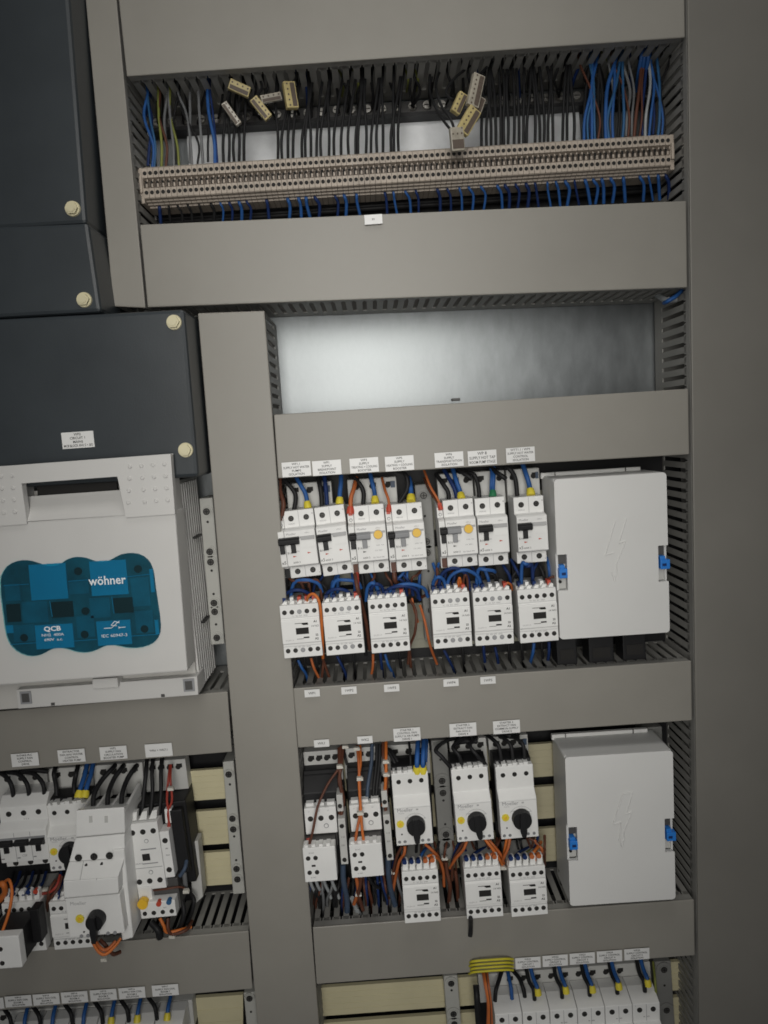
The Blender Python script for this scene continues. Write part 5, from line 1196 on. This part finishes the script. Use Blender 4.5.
for k, (a, b) in enumerate([((314, 884), (312, 912)), ((322, 890), (326, 916)), ((331, 894), (334, 918)), ((352, 882), (349, 900)), ((368, 890), (372, 914)), ((381, 884), (384, 912)), ((387, 890), (390, 908)), ((340, 886), (338, 916)), ((398, 880), (399, 906))]):
    wire([(a[0], a[1]-10, .04), (a[0]+1, a[1], .035), ((a[0]+b[0])/2+2, (a[1]+b[1])/2, .04), (b[0], b[1], .06)], 'black' if k % 4 else 'brown', 'dark wire entering the duct below the tall contactors', 'dark wires below the tall contactors', 3.6)
# orange bunches between starters and contactors
for pts, c, w, lab in [([(405, 846, .0), (404, 854, -.002), (399, 862, .004), (395, 880, .015), (392, 896, .025)], 'orange', 3.2, 'orange wire under the leftmost starter, left'),
    ([(402, 846, .004), (397, 856, .008), (394, 868, .015), (391, 886, .02), (390, 898, .03)], 'brown', 3.2, 'brown wire under the leftmost starter'),
    ([(425, 844, .0), (432, 850, -.004), (438, 857, .004), (443, 870, .015), (444, 886, .025)], 'orange', 3.2, 'orange wire under the leftmost starter, right'),
    ([(424, 866, -.002), (426, 858, -.006), (433, 855, -.002), (440, 860, .012)], 'bright_orange', 3, 'orange loop on the leftmost knob contactor, upper'),
    ([(430, 866, -.002), (431, 860, -.006), (437, 858, -.002), (442, 864, .012)], 'orange', 3, 'orange loop on the leftmost knob contactor, lower'),
    ([(418, 867, -.002), (420, 858, .0), (424, 851, .01), (428, 846, .03)], 'blue', 3.2, 'blue wire on the leftmost knob contactor'),
    ([(446, 862, .02), (447, 872, .02), (450, 886, .02), (449, 902, .035)], 'brown', 4.5, 'brown bundle beside the leftmost knob contactor'),
    ([(467, 841, .0), (463, 850, .0), (456, 858, .006), (450, 868, .018)], 'orange', 3.2, 'orange wire under the middle starter, left'),
    ([(465, 841, .004), (460, 848, .006), (453, 862, .012), (452, 880, .025)], 'brown', 3.2, 'brown wire under the middle starter, left'),
    ([(485, 839, .0), (492, 848, -.004), (498, 857, -.002), (503, 866, .006)], 'bright_orange', 3.4, 'orange wire crossing between the starters, long'),
    ([(488, 839, .004), (494, 846, .0), (501, 855, .002), (504, 864, .01)], 'orange', 3.2, 'orange wire crossing between the starters, second'),
    ([(510, 838, .0), (508, 848, -.004), (504, 857, -.002), (501, 864, .01)], 'orange', 3.2, 'orange wire under the rightmost starter, left'),
    ([(507, 838, .002), (505, 848, .002), (503, 860, .006)], 'bright_orange', 3, 'second orange wire under the rightmost starter'),
    ([(487, 864, -.006), (489, 857, -.008), (495, 853, -.004), (500, 858, .01)], 'orange', 3, 'orange loop on the middle knob contactor'),
    ([(531, 862, -.006), (532, 855, -.006), (537, 848, .002), (541, 842, .02)], 'bright_orange', 3.4, 'orange wire on the rightmost knob contactor'),
    ([(535, 863, -.004), (536, 856, -.004), (542, 850, .004), (534, 840, .01)], 'orange', 3.4, 'orange loop on the rightmost knob contactor'),
    ([(539, 862, .0), (543, 852, .004), (537, 843, .008), (529, 838, .012)], 'brown', 3, 'brown loop on the rightmost knob contactor'),
    ([(455, 870, .03), (457, 884, .03), (458, 900, .04)], 'brown', 4, 'brown wire left of the middle knob contactor'),
    ([(469, 864, -.002), (472, 856, .006), (480, 850, .016), (490, 846, .03)], 'navy', 3, 'dark blue wire over the middle knob contactor'),
    ([(476, 864, -.002), (480, 857, .006), (487, 852, .016), (494, 846, .03)], 'navy', 3, 'second dark blue wire over the middle knob contactor'),
    ([(512, 862, -.002), (517, 854, .006), (525, 849, .016), (533, 846, .03)], 'navy', 3, 'dark blue wire over the rightmost knob contactor'),
    ([(520, 862, -.002), (524, 855, .006), (530, 850, .016), (538, 846, .03)], 'yellow_green', 2.2, 'yellow green wire over the rightmost knob contactor'),
    ([(470.6, 918, -.02), (470.8, 925, -.0095), (470.6, 931, -.007), (470.2, 936, -.007)], 'black', 4.6, 'short black cable end hanging over the duct below the middle knob contactor'),
    ([(392, 840, .02), (393, 850, .02), (391, 858, .03)], 'black', 4, 'black wire left of the leftmost starter foot'),
    ([(560, 870, .04), (562, 885, .05), (563, 900, .06)], 'black', 3.4, 'black wire left of the lower cover box')]:
    wire(pts, c, lab, None, w)
# yellow green bridge wires over the duct edge
for k in range(4):
    v = 961.5+k*3.6
    wire([(470-rnd(0, 2), v+1.5, .004), (474, v-.2, -.006), (490, v-1.6, -.008), (506, v-2.6, -.007), (513, v-2.2, -.001)], 'yellow_sheath', 'yellow green wire bent over the duct edge beside the bottom right labels', 'yellow green wires over the duct edge', 2.5)
# bottom right wires
bd = [(489, 'black'), (502, 'blue')]
j = 0
for i in range(6):
    u = 500+27.6*i; v = 1000-2.05*i
    if i < 6:
        wire([(u+(-2 if i else 8), v-34, .045), (u+1, v-18, .03), (u+6, v-8, .02), (u+(8 if i else -4)-1, v+2, .018)] if i else [(503, 968, .045), (499, 980, .03), (496, 990, .02), (495, 1001, .018)], 'black',
             'black wire into the %s bottom right breaker' % names[i], None, 4.4)
        uu = 538.5+25*(i-1)
        if i:
            uy, vy = [0, 538, 566, 592.5, 619, 648][i], [0, 993, 991, 990, 987, 984][i]
            wire([(uy-9, vy-32, .045), (uy-5, vy-16, .03), (uy-1, vy-6, .02), (uy, vy+1, .018)], 'blue', 'blue wire with yellow sleeve into the %s bottom right breaker' % names[i], None, 4.4, 'y')
wire([(507, 968, .045), (509, 978, .03), (511, 988, .02), (512, 999, .018)], 'blue', 'blue wire into the leftmost bottom right breaker', None, 4)
wire([(512, 970, .045), (519, 978, .03), (523, 988, .02), (525, 997, .018)], 'black', 'second black wire into the leftmost bottom right breaker', None, 4.4)
for k in range(4):
    wire([(482+k*1.5, 968, .03), (485+k*1.2, 985, .01), (488+k, 1005, .005), (487+k*1.8, 1035, .01)], ['orange', 'bright_orange', 'brown', 'orange'][k], 'orange wire dropping beside the bottom right breakers', 'orange wires beside the bottom right breakers', 2.8)
wire([(476, 985, .03), (477, 1000, .02), (479, 1030, .02)], 'black', 'thick black cable left of the bottom right breakers', None, 7)
wire([(653, 962, .04), (655, 980, .02), (656, 996, .02), (655, 1010, .03)], 'yellow_green', 'yellow green wire right of the bottom right breakers', None, 2.6)
# bottom left wires
for i in range(6):
    u = 25+28.5*i; v = 1021-2.1*i
    ub = [25, 53, 84, 112, 138, 168][i]
    wire([(ub+4, 1000-2.1*i, .045), (ub+2, 1010-2.1*i, .03), (ub, 1019-2.1*i, .02), (ub-1, 1030-2.1*i, .014)], 'blue', 'blue wire under the %s of the bottom left labels' % ['second', 'third', 'fourth', 'fifth', 'sixth', 'rightmost'][i], None, 4.2, 'y' if i > 2 else None)
    uk = [5, 34, 66, 96, 122, 150][i]
    wire([(uk-4, 1004-2.1*i, .045), (uk, 1010-2.1*i, .03), (uk+5, 1018-2.1*i, .02), (uk+7, 1030-2.1*i, .018)], 'black', 'black wire beside the blue one under the %s bottom left label' % ['second', 'third', 'fourth', 'fifth', 'sixth', 'rightmost'][i], None, 4.2)

# lower left bay wires
for k, (u0, u1, v1) in enumerate([(6, 14, 800), (22, 29.5, 798), (38, 44.5, 797)]):
    wire([(u0-18, 772, .045), (u0-4, 774, .03), (u0+5, 784, .02), (u1, v1, .02)], 'black', 'black wire curving into the three lever breaker, %s' % ['left', 'centre', 'right'][k], None, 4.6)
wire([(20, 770, .04), (34, 770, .035), (48, 771.5, .035)], 'black', 'thick black cable end under the left duct', None, 5)
for k, (u0, u1) in enumerate([(54, 57), (76, 75)]):
    wire([(u0+2, 765, .045), (u0, 774, .03), (u1-1, 785, .03), (u1, 800, .025)], 'black', 'black wire into the half hidden starter, %s' % ['left', 'right'][k], None, 4.6)
for k, u in enumerate([78.5, 84.5]):
    wire([(u+9, 762, .045), (u+6, 776, .025), (u+2, 788, .012), (u, 797, .006)], 'blue', '%s blue wire with yellow sleeve into the half hidden starter' % ['left', 'right'][k], None, 4.8, 'y')
for k, (a, b) in enumerate([(112, 94), (121, 108), (134, 122)]):
    wire([(a+3, 765.5, .045), (a, 769, .03), ((a+b)/2-1, 780, .018), (b, 795, .0), (b-.5, 812, -.012)], 'black', 'thick black wire between the top fins, %s' % ['left', 'centre', 'right'][k], None, 5)
for k, (u0, u1) in enumerate([(146, 142), (152, 150.5), (161, 159)]):
    wire([(u0+1, 758, .045), (u0, 772, .028), (u1+2, 792, .018), (u1, 815, .010)], 'black', 'black wire into the three pole contactor, %s' % ['left', 'centre', 'right'][k], None, 4.4)
wire([(170, 765, .03), (168.5, 778, .012), (167, 800, .008), (169, 815, .008), (168, 830, .006)], 'red', 'red wire right of the three pole contactor, left strand', None, 2.4)
wire([(171, 765, .03), (170.5, 780, .012), (172, 800, .008), (168, 812, .008), (170, 828, .006)], 'red', 'red wire right of the three pole contactor, right strand', None, 2.4)
MBs = MB(); q = P(169, 815, .01); tag(MBs.box(-.0042, .0042, -.003, .01, -.009, .009).obj('side_terminal', 'cont', loc=q, bevel=.0006), 'small white terminal gripping the red wires in the lower left bay', 'terminal')
wire([(182, 856, .02), (184, 870, .01), (185, 880, .01), (186, 892, .015)], 'grey', 'grey wire dropping right of the relay', None, 5)
wire([(148, 891, .0), (165, 889, -.004), (180, 887, .0), (188, 890, .01)], 'brown', 'thin brown wire across the relay top', None, 2.2)
wire([(160, 918, -.004), (164, 926, -.006), (167, 932, -.004), (180, 930, .0), (191, 927, .01)], 'bright_orange', 'orange wire loop under the relay, upper', None, 3.4)
wire([(168, 918, -.002), (168, 928, -.006), (172, 934, -.004), (186, 930, .0), (192, 921, .02)], 'brown', 'brown wire loop under the relay', None, 3.6)
wire([(182, 900, .01), (184, 912, .004), (182, 922, .004), (178, 930, .01)], 'black', 'black wire beside the relay, curved', None, 5)
wire([(190, 892, .02), (194, 900, .01), (192, 912, .01), (187, 924, .02)], 'black', 'black wire right of the relay', None, 4)
wire([(151, 922, .0), (158, 930, -.004), (160, 938, -.003)], 'black', 'thick black cable end under the relay', None, 7)
wire([(175, 878, .012), (174, 886, .008), (172, 890, .012)], 'blue', 'blue wire stub right of the three pole contactor', None, 4)
wire([(180, 876, .0), (185, 868, .0), (187, 858, .01)], 'slate', 'slate wire rising right of the relay', None, 4)
wire([(92, 941, -.045), (99, 952, -.05), (106, 954, -.05), (115, 946, -.045), (121, 938, -.04)], 'bright_orange', 'orange wire loop hanging under the big starter, outer', None, 3)
wire([(95, 941, -.042), (102, 949, -.048), (108, 949, -.046), (116, 941, -.04)], 'orange', 'orange wire loop hanging under the big starter, inner', None, 3.4)
wire([(100, 940, -.035), (106, 946, -.038), (113, 954, -.03), (120, 952, -.02)], 'brown', 'brown wire hanging under the big starter', None, 4)
wire([(2, 884, .0), (9, 880, -.012), (12, 893, -.022), (9, 912, -.03), (3, 930, -.045), (1, 937, -.05)], 'bright_orange', 'bright orange wire bowing over the left edge contactor', None, 3)
wire([(-4, 886, .0), (3, 884, -.01), (5, 892, -.005), (0, 900, .0)], 'bright_orange', 'thick orange wire at the left edge of the photo', None, 6)
wire([(60, 875, .01), (57, 885, .0), (50, 892, -.002), (40, 894, .01)], 'red', 'red brown wire between the two lower left contactors, upper', None, 3)
wire([(62, 876, .012), (58, 888, .004), (52, 896, .0), (46, 905, .01)], 'brown', 'red brown wire between the two lower left contactors, lower', None, 3.4)
wire([(56, 880, .01), (50, 889, .0), (48, 900, .0), (46, 920, .02)], 'brown', 'brown wire dropping between the two lower left contactors', None, 3.4)
for k in range(6):
    u = 4+k*6.4
    wire([(u, 897-k*.4, -.002), (u+3, 888, .008), (u+7, 882, .02), (u+10, 872, .04)], 'navy' if k % 2 else 'black', 'dark wire between three lever breaker and contactor', 'dark wires between three lever breaker and contactor', 3.2)
for k, (u, v) in enumerate([(58, 896), (66, 892), (72, 896)]):
    wire([(u, v+4, 0), (u+1, v-6, .008), (u+4, v-14, .02), (u+3, v-24, .03)], ['navy', 'brown', 'blue'][k], '%s wire behind the big starter foot' % ['dark blue', 'brown', 'blue'][k], None, 3.2)
# stray items in the empty bay
wire([(684, 288, .03), (676, 296, .02), (668, 301, .02), (664, 303, .03)], 'blue', 'blue wire poking from the top right corner of the bare plate bay', None, 4)
wire([(655, 293, .06), (662, 298, .04), (668, 300, .03), (676, 299, .03)], 'pale', 'pale wire end in the top right corner of the bare plate bay', None, 6)
q = P(456, 399.5, .05); tag(MB().box(-.005, .005, 0, .008, -.0016, .0016).obj('clip', 'dgrey', loc=q, bevel=.0005), 'small dark clip at the lower edge of the bare plate', 'clip')

tag(TM.obj('wire_tangle', ['w_'+c for c in TC]), 'tangle of thin dark and blue wires filling the gaps behind the devices', 'wires', None, 'stuff')

# ------------------------------------------------------------------ light
w = bpy.data.worlds.new('World'); sc.world = w; w.use_nodes = True
w.node_tree.nodes['Background'].inputs[0].default_value = (.95, .97, 1, 1); w.node_tree.nodes['Background'].inputs[1].default_value = .072
def area(loc, target, size, power, colr, sy=None):
    l = bpy.data.lights.new('lamp', 'AREA'); l.energy = power; l.color = colr; l.shape = 'RECTANGLE'; l.size = size; l.size_y = sy or size
    o = bpy.data.objects.new('ceiling_lamp', l); col.objects.link(o); o.location = loc
    o.rotation_euler = (Vector(target)-Vector(loc)).to_track_quat('-Z', 'Y').to_euler(); return o
_a = area((-.02, -1.15, .10), (-.02, 0, -.10), .42, 2.5, (1, .975, .925), 1.15); _a.data.spread = math.radians(76)
area((.10, -.62, 1.35), (.05, 0, -.45), .7, 4.2, (1, .975, .93), .45)
sc.view_settings.view_transform = 'Standard'; sc.view_settings.look = 'None'; sc.view_settings.exposure = 0; sc.view_settings.gamma = 1
sc.render.film_transparent = False
sc.cycles.filter_width = 1.7
sc.cycles.max_bounces = 6
